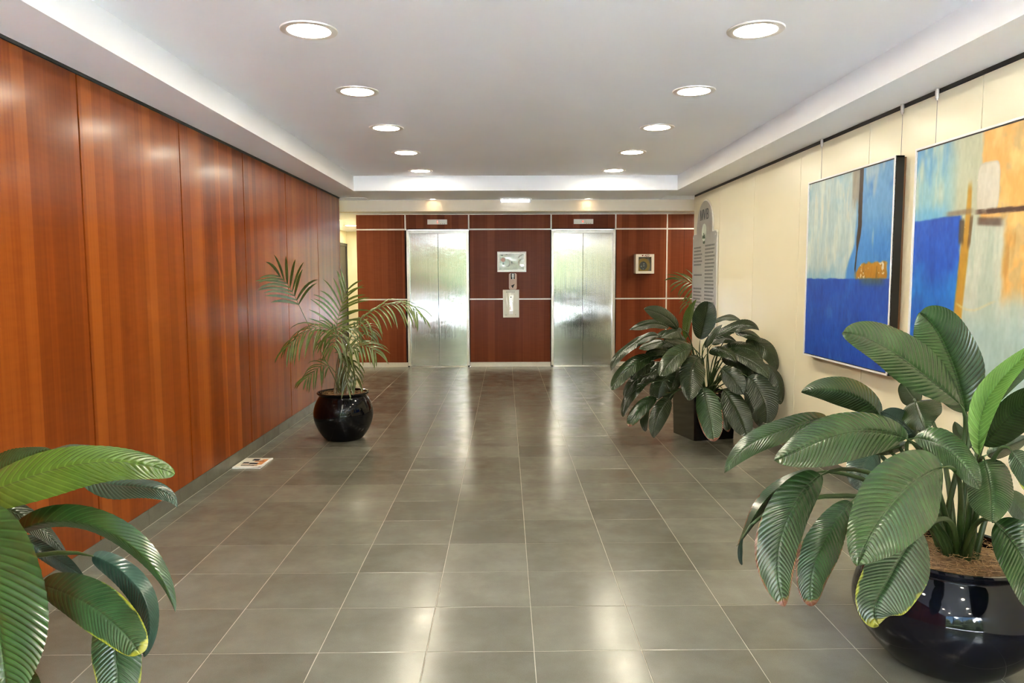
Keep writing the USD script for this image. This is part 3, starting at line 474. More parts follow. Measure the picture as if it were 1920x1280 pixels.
def paint2(s, u):
    v = nz(s, u, 24, 5, 21); h = nz(s, u, 7, 7, 22); f = nz(s, u, 70, 34, 23)
    c = np.ones(s.shape+(3,))*np.array([140, 186, 198])/255.
    c = lay(c, (176, 196, 184), sm(.40, .66, v)); c = lay(c, (86, 150, 202), sm(.50, .66, nz(s, u, 11, 4, 24))*(1-sm(.20, .36, s))*.85); c = lay(c, (182, 186, 160), sm(.2, .34, s+.08*(h-.5)))
    c = lay(c, (84, 162, 212), sm(.22, .29, u)*(1-sm(.18, .3, s))*.6)
    B = sm(.298, .308, u+.014*(nz(s, u, 12, 3, 25)-.5))*(1-sm(.335, .36, s+.02*(f-.5)))
    bc = np.ones_like(c)*np.array([24, 84, 190])/255.; bc = lay(bc, (30, 116, 210), sm(.5, .7, nz(s, u, 6, 5, 26))*.9); bc = lay(bc, (28, 122, 208), sm(.50, .62, u)*.6); bc = lay(bc, (20, 68, 168), sm(.5, .7, nz(s, u, 26, 6, 27))*.5)
    c = c*(1-B[..., None])+bc*B[..., None]
    g = np.ones_like(c)*np.array([176, 188, 172])/255.; g = lay(g, (196, 200, 184), sm(.45, .65, v)); g = lay(g, (160, 188, 188), sm(.60, .80, u+.15*(h-.5))*.8)
    M = sm(.345, .385, s+.02*(f-.5))*sm(.30, .33, u); c = c*(1-M[..., None])+g*M[..., None]
    O1 = sm(.455, .475, s+.015*(f-.5))*(1-sm(.325, .345, u+.02*(f-.5))); O2 = sm(.60, .64, s+.04*(nz(s, u, 5, 14, 28)-.5))*(1-sm(.58, .68, u+.1*(h-.5)))
    oc = np.ones_like(c)*np.array([222, 170, 92])/255.; oc = lay(oc, (232, 190, 118), sm(.45, .65, nz(s, u, 9, 9, 29))); oc = lay(oc, (196, 168, 112), sm(.52, .7, nz(s, u, 13, 13, 30))*.8)
    O = np.maximum(O1, O2); c = c*(1-O[..., None])+oc*O[..., None]
    c = lay(c, (186, 138, 66), sm(.52, .7, v)*O2*sm(.34, .4, u)*.8)
    q = ((np.abs(s-.508)/.068)**5+(np.abs(u-.212)/.095)**5)
    c = lay(c, (204, 198, 182), 1-sm(.75, 1.05, q+.3*(f-.5))); c = lay(c, (176, 172, 158), (sm(.55, .8, q)*(1-sm(.8, 1.1, q)))*.5)
    x = .395-.045*sm(.2, .8, u)+.008*(h-.5)
    c = lay(c, (182, 132, 30), (1-sm(.006+.014*sm(.2, .5, u), .02+.016*sm(.2, .5, u), np.abs(s-x)))*sm(.16, .22, u)*(1-sm(.72, .80, u))*.92)
    c = lay(c, (70, 52, 34), (1-sm(.010, .024, np.abs(s-.352)))*sm(.31, .33, u)*(1-sm(.40, .43, u))*.8)
    c = lay(c, (96, 66, 34), (1-sm(.006, .014, np.abs(s-x-.024)))*sm(.30, .32, u)*(1-sm(.41, .45, u))*.8)
    yb = .300+.03*(s-.45)
    c = lay(c, (74, 46, 34), (1-sm(.006, .013, np.abs(u-yb+.012*(nz(s, u, 18, 2, 31)-.5))))*sm(.42, .47, s)*(.55+.45*sm(.3, .5, nz(s, u, 20, 20, 32))))
    c = lay(c, (128, 104, 80), (1-sm(.004, .016, np.abs(u-.292)))*sm(.22, .27, s)*(1-sm(.40, .44, s))*.7)
    c = lay(c, (92, 70, 58), (1-sm(.008, .022, np.abs(u-.335-.09*(s-.47))))*sm(.44, .47, s)*(1-sm(.58, .62, s))*.85)
    c = lay(c, (236, 222, 180), (1-sm(.0015, .0045, np.abs(((s-.41)/.055)**2+((u-.27)/.11)**2-1)))*.5)
    c = lay(c, (206, 196, 150), (1-sm(.003, .007, np.abs(u-.655-.02*np.sin(s*18))))*sm(.33, .36, s)*(1-sm(.56, .6, s))*.6)
    return c+(f-.5)[..., None]*.09
p1 = canvas('framed abstract with an ochre patch on deep blue, left painting on the cream wall', 4.245, 5.456, .818, 2.086, paint1)
p2 = canvas('framed abstract with orange field and white block, right painting on the cream wall', 2.83, 4.04, .818, 2.086, paint2)
WIRE = plain('steel_wire', (.35, .34, .32), .4, metallic=.8)
for y, z1, lb in ((5.372, 1.9, 'thin hanging wire at the far side of the left painting'), (4.296, 1.9, 'thin hanging wire at the near side of the left painting'), (3.955, 1.9, 'thin hanging wire at the far side of the right painting'), (2.93, 1.9, 'thin hanging wire at the near side of the right painting')):
    t = thing('hanging_wire', lb, 'picture wire', (0, 0, 0), 0, 'picture hanging wires')
    obj('wire', cyl((XR-.013, y, z1), (XR-.013, y, 2.36), .0016, 6), WIRE, t)
    obj('rail_hook', cat_([cyl((XR-.016, y, 2.335), (XR-.016, y, ZS-.001), .010, 16), cyl((XR-.016, y, 2.326), (XR-.016, y, 2.335), .006, 12)]), ALU, t, 40)

# ------------------------------------------------------------------ plants
LEAVES_NEAR=[
('g',0.5,0.5,[1701,2660,898,-128,-20,-14,92,-30,23,1667,2640,984,-124,-20,-26,88,-30,33,1627,2620,1065,-119,-20,-36,84,-30,41,1580,2600,1144,-115,-20,-44,80,-30,47,1526,2580,1217,-101,-20,-64,68,-30,65,1454,2560,1272,-64,-20,-95,34,-30,93]),
('g',0.6,0.6,[1636,2600,941,-77,-50,-45,89,50,58,1536,2564,1013,-73,-50,-47,84,50,61,1435,2528,1080,-68,-50,-49,79,50,63,1334,2492,1142,-62,-50,-52,71,50,67,1230,2456,1190,-48,-50,-58,53,50,74,1121,2420,1215,-26,-50,-62,27,50,79]),
('g',0.6,0.8,[1443,2780,862,-31,30,-36,81,60,21,1389,2768,915,-17,30,-51,64,60,39,1323,2756,949,-4,30,-57,49,60,47,1253,2744,969,7,30,-60,35,60,50,1181,2732,975,17,30,-60,21,60,51,1111,2720,967,27,30,-59,8,60,49]),
('g',0.55,0.65,[1383,2480,842,-81,-80,-71,61,60,54,1258,2420,882,-51,-80,-77,38,60,59,1136,2360,896,-23,-80,-75,17,60,57,1021,2300,887,-2,-80,-67,1,60,52,916,2240,865,8,-80,-60,-7,60,47,815,2180,844,4,-80,-60,-4,60,46]),
('g',0.5,0.7,[1255,2820,852,-7,-40,-42,12,50,39,1137,2756,842,-1,-40,-39,5,50,36,1026,2692,826,3,-40,-36,2,50,34,920,2628,807,7,-40,-33,-3,50,31,830,2564,771,21,-40,-22,-17,50,19,761,2500,718,26,-40,-13,-23,50,10]),
('b',0.5,0.65,[1021,2320,760,51,30,-70,-34,20,65,935,2268,709,71,30,-48,-59,20,38,873,2216,643,75,30,-38,-64,20,24,831,2164,574,77,30,-22,-68,20,4,812,2112,504,76,30,-7,-66,20,-15,812,2060,440,72,30,5,-61,20,-31]),
('b',0.55,0.55,[1131,2340,665,61,30,-62,-31,20,40,1067,2300,619,72,30,-46,-43,20,25,1016,2260,567,73,30,-43,-44,20,21,970,2220,514,75,30,-34,-46,20,12,939,2180,458,76,30,-20,-48,20,-3,928,2140,404,74,30,-2,-46,20,-20]),
('b',0.5,0.8,[1064,2460,731,32,60,-45,16,50,11,977,2428,717,36,60,-43,10,50,8,901,2396,686,41,60,-40,3,50,4,841,2364,639,44,60,-35,-2,50,-2,792,2332,584,44,60,-35,-4,50,-6,745,2300,531,42,60,-38,-3,50,-5]),
('g',0.45,0.7,[1341,2200,814,35,-30,-123,-26,30,100,1231,2132,796,63,-30,-103,-49,30,84,1135,2064,763,82,-30,-80,-65,30,65,1054,1996,724,90,-30,-62,-72,30,50,983,1928,684,93,-30,-49,-75,30,38,923,1860,643,97,-30,-26,-78,30,20]),
('g',0.55,0.75,[1420,2500,839,27,50,52,-16,-30,-40,1440,2432,844,47,50,47,-31,-30,-36,1452,2364,832,62,50,37,-41,-30,-29,1455,2296,811,72,50,27,-48,-30,-22,1448,2228,785,77,50,18,-52,-30,-15,1434,2160,758,80,50,12,-54,-30,-11]),
('g',0.45,0.6,[1604,2400,786,90,20,19,-74,0,-23,1585,2352,757,90,20,13,-75,0,-18,1563,2304,730,91,20,6,-75,0,-11,1537,2256,704,90,20,-2,-74,0,-4,1507,2208,679,89,20,-6,-73,0,0,1477,2160,655,88,20,-8,-72,0,1]),
('y',0.45,0.5,[1274,2180,621,68,-20,-76,-50,20,57,1205,2130,589,81,-20,-57,-60,20,42,1146,2080,552,84,-20,-46,-63,20,34,1091,2030,517,83,-20,-42,-62,20,30,1039,1980,481,87,-20,-26,-65,20,18,1022,1930,445,67,-20,70,-50,20,-57]),
('g',0.45,0.6,[1597,2320,597,53,0,67,-69,-30,-51,1607,2256,564,64,0,54,-79,-30,-38,1605,2192,527,69,0,42,-85,-30,-26,1593,2128,488,73,0,31,-89,-30,-15,1569,2064,449,76,0,15,-92,-30,0,1529,2000,410,77,0,-4,-92,-30,19]),
('w',0.6,0.8,[1651,2500,779,-74,-40,6,11,-50,16,1622,2460,882,-73,-40,15,10,-50,4,1615,2420,979,-70,-40,26,6,-50,-9,1632,2380,1059,-63,-40,36,-1,-50,-20,1663,2340,1127,-61,-40,37,-6,-50,-24,1691,2300,1192,-64,-40,32,-5,-50,-22]),
('g',0.55,0.7,[1731,2600,786,-20,50,26,31,-50,-34,1729,2540,852,-15,50,30,25,-50,-38,1730,2480,912,-9,50,34,19,-50,-43,1733,2420,965,-3,50,38,11,-50,-47,1738,2360,1010,4,50,41,2,-50,-51,1745,2300,1047,12,50,44,-7,-50,-54]),
('g',0.5,0.7,[1953,2950,838,-25,30,0,62,0,-7,1959,2940,901,-21,30,14,57,0,-26,1984,2930,953,-14,30,25,47,0,-42,2022,2920,993,-4,30,33,35,0,-52,2069,2910,1019,6,30,38,21,0,-58,2121,2900,1031,17,30,40,7,0,-60]),
('g',0.5,0.6,[1696,2950,882,-29,0,-38,40,20,34,1672,2940,899,-32,0,-35,43,20,31,1650,2930,917,-35,0,-31,46,20,28,1630,2920,937,-38,0,-27,49,20,24,1611,2910,958,-40,0,-23,51,20,21,1595,2900,979,-42,0,-20,53,20,17]),
('g',0.35,0.8,[1543,2720,930,117,50,20,-37,50,-30,1532,2686,913,116,50,20,-36,50,-31,1521,2652,897,115,50,21,-35,50,-32,1511,2618,882,113,50,21,-34,50,-33,1500,2584,867,112,50,22,-32,50,-34,1490,2550,852,110,50,22,-31,50,-35]),
('t',0.5,0.7,[1569,2750,785,-27,20,-34,50,20,25,1538,2736,815,-24,20,-38,46,20,29,1505,2722,841,-19,20,-42,41,20,33,1470,2708,863,-14,20,-45,35,20,37,1434,2694,882,-8,20,-48,30,20,40,1395,2680,898,-3,20,-50,24,20,42]),
('t',0.5,0.7,[1429,2750,740,36,0,-52,-23,30,49,1385,2720,723,45,0,-44,-33,30,40,1348,2690,703,53,0,-33,-42,30,27,1320,2660,680,58,0,-19,-47,30,12,1300,2630,653,59,0,-6,-49,30,-2,1287,2600,622,58,0,5,-48,30,-15]),
('y',0.5,0.7,[1625,2300,839,50,20,21,-44,-20,-17,1625,2268,817,49,20,21,-43,-20,-17,1625,2236,795,50,20,19,-44,-20,-15,1621,2204,773,53,20,13,-46,-20,-10,1611,2172,750,56,20,3,-49,-20,-2,1592,2140,724,57,20,-9,-50,-20,9]),
('g',0.5,0.7,[1765,2520,633,41,20,30,-22,0,-30,1770,2496,621,44,20,26,-25,0,-27,1773,2472,608,47,20,23,-27,0,-24,1774,2448,593,50,20,19,-29,0,-21,1772,2424,576,52,20,14,-31,0,-18,1768,2400,559,54,20,10,-33,0,-14]),
('g',0.5,0.7,[1879,2800,704,1,20,23,43,40,-46,1905,2790,720,1,20,23,44,40,-46,1931,2780,737,1,20,23,44,40,-45,1956,2770,753,1,20,22,45,40,-45,1981,2760,770,1,20,22,46,40,-44,2006,2750,787,1,20,22,47,40,-44]),
('g',0.5,0.7,[1543,2750,764,31,40,-27,19,50,8,1511,2740,755,30,40,-27,19,50,8,1478,2730,748,28,40,-28,20,50,8,1446,2720,742,27,40,-28,20,50,8,1413,2710,738,25,40,-28,21,50,8,1379,2700,736,24,40,-28,22,50,8]),
('g',0.5,0.7,[1851,2850,722,12,40,-31,36,30,18,1837,2860,737,9,40,-28,39,30,15,1825,2870,753,6,40,-25,42,30,12,1817,2880,772,3,40,-22,45,30,8,1811,2890,793,1,40,-18,47,30,4,1809,2900,816,0,40,-14,48,30,1]),
('t',0.4,0.4,[763,2300,560,8,0,-3,-3,10,-1,758,2300,542,8,0,-2,-3,10,-2,756,2300,524,9,0,-1,-4,10,-3,756,2300,506,9,0,0,-4,10,-4,758,2300,487,8,0,2,-4,10,-5,764,2300,469,8,0,3,-3,10,-6])]
LEAVES_MIDDLE=[
('d',0.55,0.45,[1635,6120,878,-105,-20,21,92,-20,-17,1643,6106,942,-104,-20,24,91,-20,-20,1653,6092,1006,-103,-20,25,90,-20,-21,1662,6078,1070,-103,-20,23,90,-20,-20,1669,6064,1133,-104,-20,18,91,-20,-16,1673,6050,1197,-104,-20,11,91,-20,-10]),
('n',0.6,0.8,[1559,6300,872,-54,-50,7,45,30,-5,1563,6300,942,-53,-50,8,44,30,-6,1572,6300,1012,-53,-50,11,44,30,-9,1588,6300,1081,-52,-50,15,43,30,-12,1611,6300,1147,-50,-50,19,42,30,-17,1645,6300,1208,-47,-50,25,39,30,-22]),
('d',0.6,0.6,[1460,6200,957,-66,-60,-22,71,60,25,1411,6160,1017,-56,-60,-35,60,60,39,1351,6120,1063,-45,-60,-44,48,60,49,1282,6080,1098,-35,-60,-49,37,60,54,1210,6040,1123,-26,-60,-52,28,60,57,1138,6000,1139,-19,-60,-53,20,60,58]),
('d',0.5,0.8,[1430,6400,955,-38,-80,-25,40,60,35,1352,6360,991,-26,-80,-30,24,60,42,1273,6320,999,-13,-80,-31,9,60,43,1195,6280,990,-6,-80,-30,-1,60,41,1119,6240,972,-2,-80,-29,-5,60,40,1046,6200,952,-2,-80,-28,-4,60,39]),
('d',0.5,0.7,[1302,6200,905,-21,-80,-34,15,50,32,1250,6160,910,-14,-80,-34,8,50,32,1201,6120,907,-5,-80,-32,0,50,31,1156,6080,896,3,-80,-29,-7,50,28,1113,6040,876,10,-80,-24,-13,50,24,1074,6000,849,15,-80,-19,-18,50,19]),
('d',0.6,0.6,[1278,6200,880,-28,-80,-32,27,80,28,1163,6140,888,-3,-80,-32,4,80,28,1065,6080,847,9,-80,-25,-7,80,23,974,6020,794,12,-80,-23,-10,80,20,899,5960,730,20,-80,-13,-18,80,11,856,5900,643,27,-80,5,-23,80,-5]),
('d',0.5,0.7,[1331,6100,864,-12,-80,-32,10,70,30,1278,6060,860,-9,-80,-32,7,70,29,1226,6020,854,-6,-80,-31,5,70,28,1176,5980,845,-3,-80,-30,2,70,27,1127,5940,834,0,-80,-28,0,70,26,1080,5900,820,2,-80,-27,-3,70,25]),
('d',0.5,0.6,[1523,5950,814,-9,-60,-76,9,60,73,1435,5880,805,19,-60,-69,-18,60,66,1361,5810,775,39,-60,-55,-38,60,53,1298,5740,732,49,-60,-43,-47,60,42,1242,5670,684,52,-60,-38,-50,60,36,1190,5600,639,51,-60,-38,-49,60,36]),
('d',0.42,0.7,[1582,5950,746,85,0,-77,-72,0,65,1522,5870,694,104,0,-45,-88,0,38,1483,5790,634,110,0,-19,-93,0,16,1456,5710,572,109,0,-8,-92,0,6,1433,5630,511,108,0,-9,-91,0,8,1404,5550,456,104,0,-24,-88,0,20]),
('d',0.55,0.6,[1244,6100,741,0,-70,-58,1,70,55,1139,6020,723,12,-70,-53,-11,70,50,1043,5940,690,24,-70,-46,-22,70,44,958,5860,643,33,-70,-37,-31,70,35,888,5780,584,42,-70,-26,-39,70,25,834,5700,517,47,-70,-13,-45,70,12]),
('d',0.5,0.6,[1416,5950,641,57,0,-23,-57,0,23,1394,5910,612,57,0,-22,-57,0,22,1373,5870,583,57,0,-21,-57,0,21,1352,5830,554,57,0,-20,-57,0,20,1331,5790,526,57,0,-20,-57,0,20,1311,5750,497,57,0,-19,-57,0,19]),
('d',0.5,0.6,[1265,6150,686,-5,-60,-38,4,60,43,1202,6100,680,3,-60,-35,-5,60,40,1147,6050,665,12,-60,-31,-15,60,35,1099,6000,641,20,-60,-24,-23,60,28,1058,5950,609,25,-60,-17,-30,60,20,1024,5900,568,29,-60,-9,-34,60,12]),
('d',0.5,0.7,[1160,6000,520,5,-50,-34,-5,50,35,1089,5960,494,16,-50,-29,-16,50,29,1031,5920,454,24,-50,-21,-25,50,21,985,5880,403,30,-50,-12,-31,50,12,955,5840,345,33,-50,-2,-34,50,2,940,5800,284,34,-50,9,-35,50,-9]),
('d',0.5,0.6,[1149,6100,574,12,-50,-33,-12,50,33,1100,6060,554,18,-50,-29,-18,50,30,1057,6020,529,23,-50,-24,-24,50,24,1021,5980,499,28,-50,-18,-28,50,18,992,5940,464,31,-50,-11,-32,50,11,968,5900,425,33,-50,-5,-34,50,5]),
('b',0.5,0.5,[1260,6050,396,18,-40,-46,-20,40,50,1192,6000,371,24,-40,-41,-27,40,46,1129,5950,338,30,-40,-36,-34,40,40,1073,5900,299,36,-40,-29,-40,40,33,1026,5850,255,41,-40,-21,-46,40,24,990,5800,205,45,-40,-12,-50,40,14]),
('d',0.45,0.7,[1343,5950,410,65,0,-54,-47,20,39,1288,5890,363,69,0,-47,-50,20,34,1239,5830,312,73,0,-38,-54,20,26,1201,5770,258,77,0,-26,-57,20,17,1174,5710,202,80,0,-11,-59,20,4,1161,5650,145,79,0,7,-59,20,-10]),
('d',0.5,0.6,[1201,6100,306,32,0,-18,-32,0,18,1177,6070,273,34,0,-13,-34,0,13,1161,6040,239,35,0,-7,-35,0,7,1151,6010,204,36,0,-1,-36,0,1,1149,5980,168,35,0,5,-35,0,-5,1153,5950,132,34,0,10,-34,0,-10]),
('d',0.5,0.6,[1326,6100,544,56,0,-30,-52,0,28,1307,6080,517,58,0,-26,-54,0,24,1291,6060,489,59,0,-21,-55,0,20,1278,6040,461,60,0,-17,-56,0,16,1267,6020,432,61,0,-12,-57,0,11,1258,6000,402,62,0,-8,-57,0,7]),
('b',0.5,0.55,[1603,5900,503,103,0,32,-95,0,-29,1608,5820,430,103,0,29,-95,0,-26,1609,5740,357,103,0,24,-94,0,-23,1607,5660,286,102,0,19,-94,0,-18,1600,5580,216,102,0,13,-94,0,-12,1587,5500,148,102,0,7,-94,0,-7]),
('d',0.5,0.5,[1789,5950,477,83,0,64,-79,0,-61,1819,5880,417,87,0,56,-83,0,-53,1841,5810,355,90,0,48,-86,0,-46,1857,5740,291,92,0,42,-88,0,-40,1868,5670,228,93,0,37,-89,0,-35,1876,5600,164,93,0,33,-89,0,-32]),
('d',0.5,0.55,[1955,5850,595,72,0,90,-64,0,-80,1995,5790,543,88,0,73,-78,0,-65,2022,5730,482,100,0,53,-89,0,-47,2033,5670,415,108,0,30,-96,0,-27,2027,5610,345,112,0,6,-99,0,-5,2003,5550,275,110,0,-19,-98,0,17]),
('d',0.5,0.55,[1786,6000,645,58,0,71,-50,0,-61,1816,5960,612,62,0,66,-54,0,-57,1843,5920,578,67,0,61,-57,0,-53,1867,5880,541,70,0,56,-60,0,-48,1887,5840,503,74,0,51,-63,0,-43,1904,5800,462,77,0,45,-66,0,-39]),
('d',0.5,0.6,[1719,6150,761,-3,50,33,6,-50,-40,1765,6120,781,7,50,35,-5,-50,-43,1807,6090,785,20,50,35,-21,-50,-43,1844,6060,773,33,50,31,-36,-50,-38,1878,6030,746,43,50,24,-48,-50,-30,1907,6000,703,48,50,17,-55,-50,-21]),
('d',0.55,0.6,[1896,6100,768,41,60,53,-31,-40,-46,1952,6050,744,42,60,51,-32,-40,-45,2008,6000,716,47,60,49,-36,-40,-42,2058,5950,683,55,60,44,-43,-40,-38,2099,5900,639,65,60,34,-51,-40,-30,2127,5850,584,75,60,21,-59,-40,-19]),
('d',0.5,0.6,[2045,6200,845,9,60,58,3,-30,-74,2113,6160,845,35,60,57,-27,-30,-72,2171,6120,815,57,60,46,-53,-30,-59,2213,6080,763,72,60,30,-71,-30,-41,2235,6040,697,82,60,11,-83,-30,-18,2231,6000,623,85,60,-12,-86,-30,9]),
('d',0.5,0.6,[2128,6000,680,29,30,31,-35,0,-66,2181,5970,637,38,30,24,-51,0,-53,2219,5940,580,45,30,16,-64,0,-37,2239,5910,513,49,30,6,-71,0,-19,2240,5880,441,51,30,-5,-74,0,-1,2222,5850,370,50,30,-15,-72,0,18]),
('d',0.6,0.6,[1745,6200,886,7,70,43,-4,-50,-35,1818,6180,917,-2,70,40,3,-50,-33,1895,6160,960,-1,70,40,3,-50,-33,1974,6140,994,9,70,44,-5,-50,-36,2052,6120,998,33,70,44,-24,-50,-36,2123,6100,953,59,70,30,-45,-50,-24]),
('d',0.5,0.6,[1969,6250,923,16,60,32,-13,-50,-33,2010,6220,925,21,60,32,-18,-50,-32,2048,6190,920,27,60,31,-24,-50,-31,2084,6160,908,33,60,29,-29,-50,-29,2118,6130,889,38,60,26,-35,-50,-27,2149,6100,863,43,60,23,-39,-50,-23]),
('d',0.6,0.6,[1830,6400,999,2,70,18,0,-50,-15,1868,6380,1029,7,70,21,-4,-50,-18,1907,6360,1046,14,70,24,-10,-50,-20,1947,6340,1051,22,70,24,-16,-50,-20,1989,6320,1043,30,70,23,-22,-50,-19,2031,6300,1024,35,70,20,-26,-50,-17]),
('d',0.5,0.7,[1670,6100,808,-15,50,10,10,-50,-8,1694,6100,851,-13,50,12,9,-50,-9,1720,6100,892,-12,50,14,8,-50,-11,1748,6100,931,-11,50,16,7,-50,-13,1779,6100,968,-9,50,18,5,-50,-14,1813,6100,1003,-8,50,19,4,-50,-16]),
('d',0.5,0.7,[1785,6300,819,-6,70,21,11,-50,-23,1819,6280,850,1,70,26,4,-50,-27,1854,6260,869,11,70,30,-5,-50,-31,1890,6240,875,22,70,31,-16,-50,-32,1928,6220,868,32,70,29,-26,-50,-30,1967,6200,849,40,70,26,-33,-50,-27]),
('d',0.5,0.6,[1844,6200,698,10,50,63,-4,-30,-60,1897,6160,700,23,50,62,-16,-30,-59,1944,6120,690,38,50,58,-30,-30,-56,1985,6080,668,52,50,51,-42,-30,-49,2021,6040,634,63,50,41,-53,-30,-40,2050,6000,588,71,50,32,-60,-30,-31]),
('d',0.5,0.6,[2039,6150,423,52,0,43,-48,0,-40,2068,6120,376,56,0,37,-52,0,-34,2090,6090,326,60,0,30,-56,0,-28,2104,6060,274,63,0,22,-59,0,-20,2112,6030,220,65,0,14,-61,0,-13,2113,6000,162,66,0,6,-62,0,-6]),
('b',0.5,0.6,[1817,6100,353,52,0,14,-52,0,-14,1819,6060,309,52,0,13,-52,0,-13,1821,6020,265,52,0,12,-52,0,-12,1821,5980,221,52,0,11,-52,0,-11,1821,5940,179,51,0,11,-51,0,-11,1820,5900,136,51,0,10,-51,0,-10]),
('d',0.5,0.7,[1582,6200,814,-28,-70,-18,25,60,20,1527,6160,834,-25,-70,-19,23,60,20,1473,6120,851,-23,-70,-20,21,60,21,1418,6080,865,-21,-70,-20,18,60,21,1364,6040,875,-18,-70,-20,16,60,21,1309,6000,882,-16,-70,-20,14,60,21]),
('d',0.5,0.7,[1373,6150,775,-28,-70,-36,25,60,33,1326,6120,787,-21,-70,-37,18,60,34,1280,6090,793,-13,-70,-37,11,60,35,1236,6060,791,-4,-70,-36,3,60,34,1193,6030,782,4,-70,-33,-4,60,31,1152,6000,767,10,-70,-30,-10,60,28]),
('d',0.5,0.7,[1901,6250,813,15,70,40,-9,-50,-41,1949,6220,818,22,70,40,-16,-50,-41,1993,6190,815,30,70,39,-23,-50,-40,2036,6160,803,37,70,36,-31,-50,-37,2075,6130,784,44,70,33,-37,-50,-34,2112,6100,757,50,70,29,-43,-50,-31]),
('d',0.5,0.7,[1926,6200,797,13,70,43,-7,-50,-40,1979,6160,805,23,70,44,-17,-50,-40,2025,6120,799,36,70,41,-28,-50,-38,2065,6080,780,49,70,35,-39,-50,-33,2099,6040,746,58,70,27,-48,-50,-26,2128,6000,699,65,70,19,-53,-50,-19]),
('d',0.5,0.7,[1512,6250,950,-6,-60,-36,7,60,32,1465,6210,945,-3,-60,-35,4,60,31,1419,6170,937,0,-60,-34,1,60,30,1375,6130,926,3,-60,-32,-1,60,29,1332,6090,913,6,-60,-30,-4,60,27,1290,6050,897,9,-60,-29,-7,60,25]),
('d',0.5,0.6,[1441,6450,630,3,-50,-54,-2,50,50,1370,6420,613,14,-50,-50,-13,50,47,1308,6390,586,26,-50,-43,-24,50,40,1256,6360,548,36,-50,-33,-33,50,31,1215,6330,499,43,-50,-22,-40,50,20,1182,6300,440,48,-50,-12,-44,50,11]),
('d',0.5,0.6,[1472,6400,553,15,-30,-54,-14,30,50,1409,6360,533,25,-30,-48,-23,30,45,1355,6320,504,35,-30,-40,-32,30,37,1310,6280,467,44,-30,-30,-40,30,27,1275,6240,422,49,-30,-19,-45,30,17,1250,6200,369,52,-30,-9,-48,30,8]),
('d',0.5,0.6,[1493,6400,543,53,0,-22,-53,0,22,1470,6380,495,53,0,-20,-53,0,20,1448,6360,447,54,0,-18,-54,0,18,1429,6340,399,54,0,-15,-54,0,15,1412,6320,350,55,0,-13,-55,0,13,1398,6300,301,55,0,-11,-55,0,11]),
('d',0.5,0.6,[1940,6300,645,21,40,60,-18,-30,-56,2001,6250,633,32,40,57,-28,-30,-53,2052,6200,609,44,40,51,-38,-30,-47,2093,6150,573,55,40,42,-48,-30,-40,2127,6100,526,63,40,33,-56,-30,-31,2151,6050,468,69,40,23,-61,-30,-22]),
('d',0.5,0.6,[1988,6350,578,44,20,45,-37,0,-47,2024,6320,540,50,20,39,-43,0,-42,2052,6290,499,55,20,32,-49,0,-34,2073,6260,453,60,20,24,-53,0,-27,2086,6230,403,63,20,15,-56,0,-18,2092,6200,350,65,20,7,-58,0,-11]),
('d',0.5,0.6,[2041,6300,665,17,40,56,-10,-20,-58,2096,6240,659,28,40,53,-21,-20,-55,2141,6180,641,40,40,48,-33,-20,-50,2178,6120,610,51,40,40,-44,-20,-42,2205,6060,568,60,40,31,-52,-20,-33,2225,6000,514,65,40,21,-57,-20,-24]),
('d',0.5,0.7,[1886,6400,758,2,60,39,4,-40,-41,1941,6360,778,11,60,41,-5,-40,-42,1993,6320,784,21,60,41,-14,-40,-42,2042,6280,778,31,60,39,-24,-40,-40,2088,6240,758,40,60,35,-33,-40,-37,2133,6200,726,47,60,30,-40,-40,-32]),
('d',0.5,0.7,[1550,6400,872,-33,-60,-32,33,60,33,1491,6360,896,-26,-60,-35,26,60,36,1433,6320,909,-17,-60,-36,17,60,37,1375,6280,911,-7,-60,-36,7,60,37,1319,6240,903,1,-60,-34,-1,60,35,1263,6200,885,8,-60,-31,-8,60,31]),
('d',0.5,0.7,[1568,6350,856,-20,-60,-41,21,60,41,1506,6310,863,-12,-60,-41,12,60,42,1448,6270,861,-3,-60,-39,3,60,40,1393,6230,849,5,-60,-36,-6,60,37,1342,6190,829,13,-60,-32,-13,60,32,1293,6150,800,19,-60,-27,-19,60,27]),
('d',0.5,0.7,[1537,6300,779,-24,-60,-44,24,60,44,1465,6260,790,-13,-60,-44,13,60,45,1398,6220,788,-1,-60,-43,1,60,44,1336,6180,772,10,-60,-38,-11,60,39,1278,6140,743,19,-60,-32,-20,60,32,1225,6100,702,26,-60,-25,-26,60,25]),
('d',0.5,0.6,[1267,6300,608,-2,-40,-41,2,40,41,1210,6270,600,8,-40,-38,-9,40,39,1163,6240,582,20,-40,-32,-20,40,32,1126,6210,554,30,-40,-22,-30,40,22,1099,6180,516,35,-40,-10,-36,40,10,1082,6150,468,38,-40,-1,-38,40,1]),
('d',0.5,0.6,[2135,6150,523,34,20,44,-27,0,-47,2174,6110,490,42,20,38,-35,0,-41,2202,6070,451,50,20,29,-43,0,-32,2218,6030,406,56,20,18,-48,0,-21,2223,5990,356,59,20,7,-52,0,-11,2217,5950,299,60,20,-2,-53,0,-2]),
('d',0.5,0.6,[2075,6100,669,35,20,53,-28,0,-56,2111,6070,644,43,20,48,-36,0,-50,2139,6040,614,51,20,41,-44,0,-43,2161,6010,579,58,20,32,-51,0,-34,2175,5980,538,63,20,22,-56,0,-25,2183,5950,493,66,20,13,-59,0,-16])]
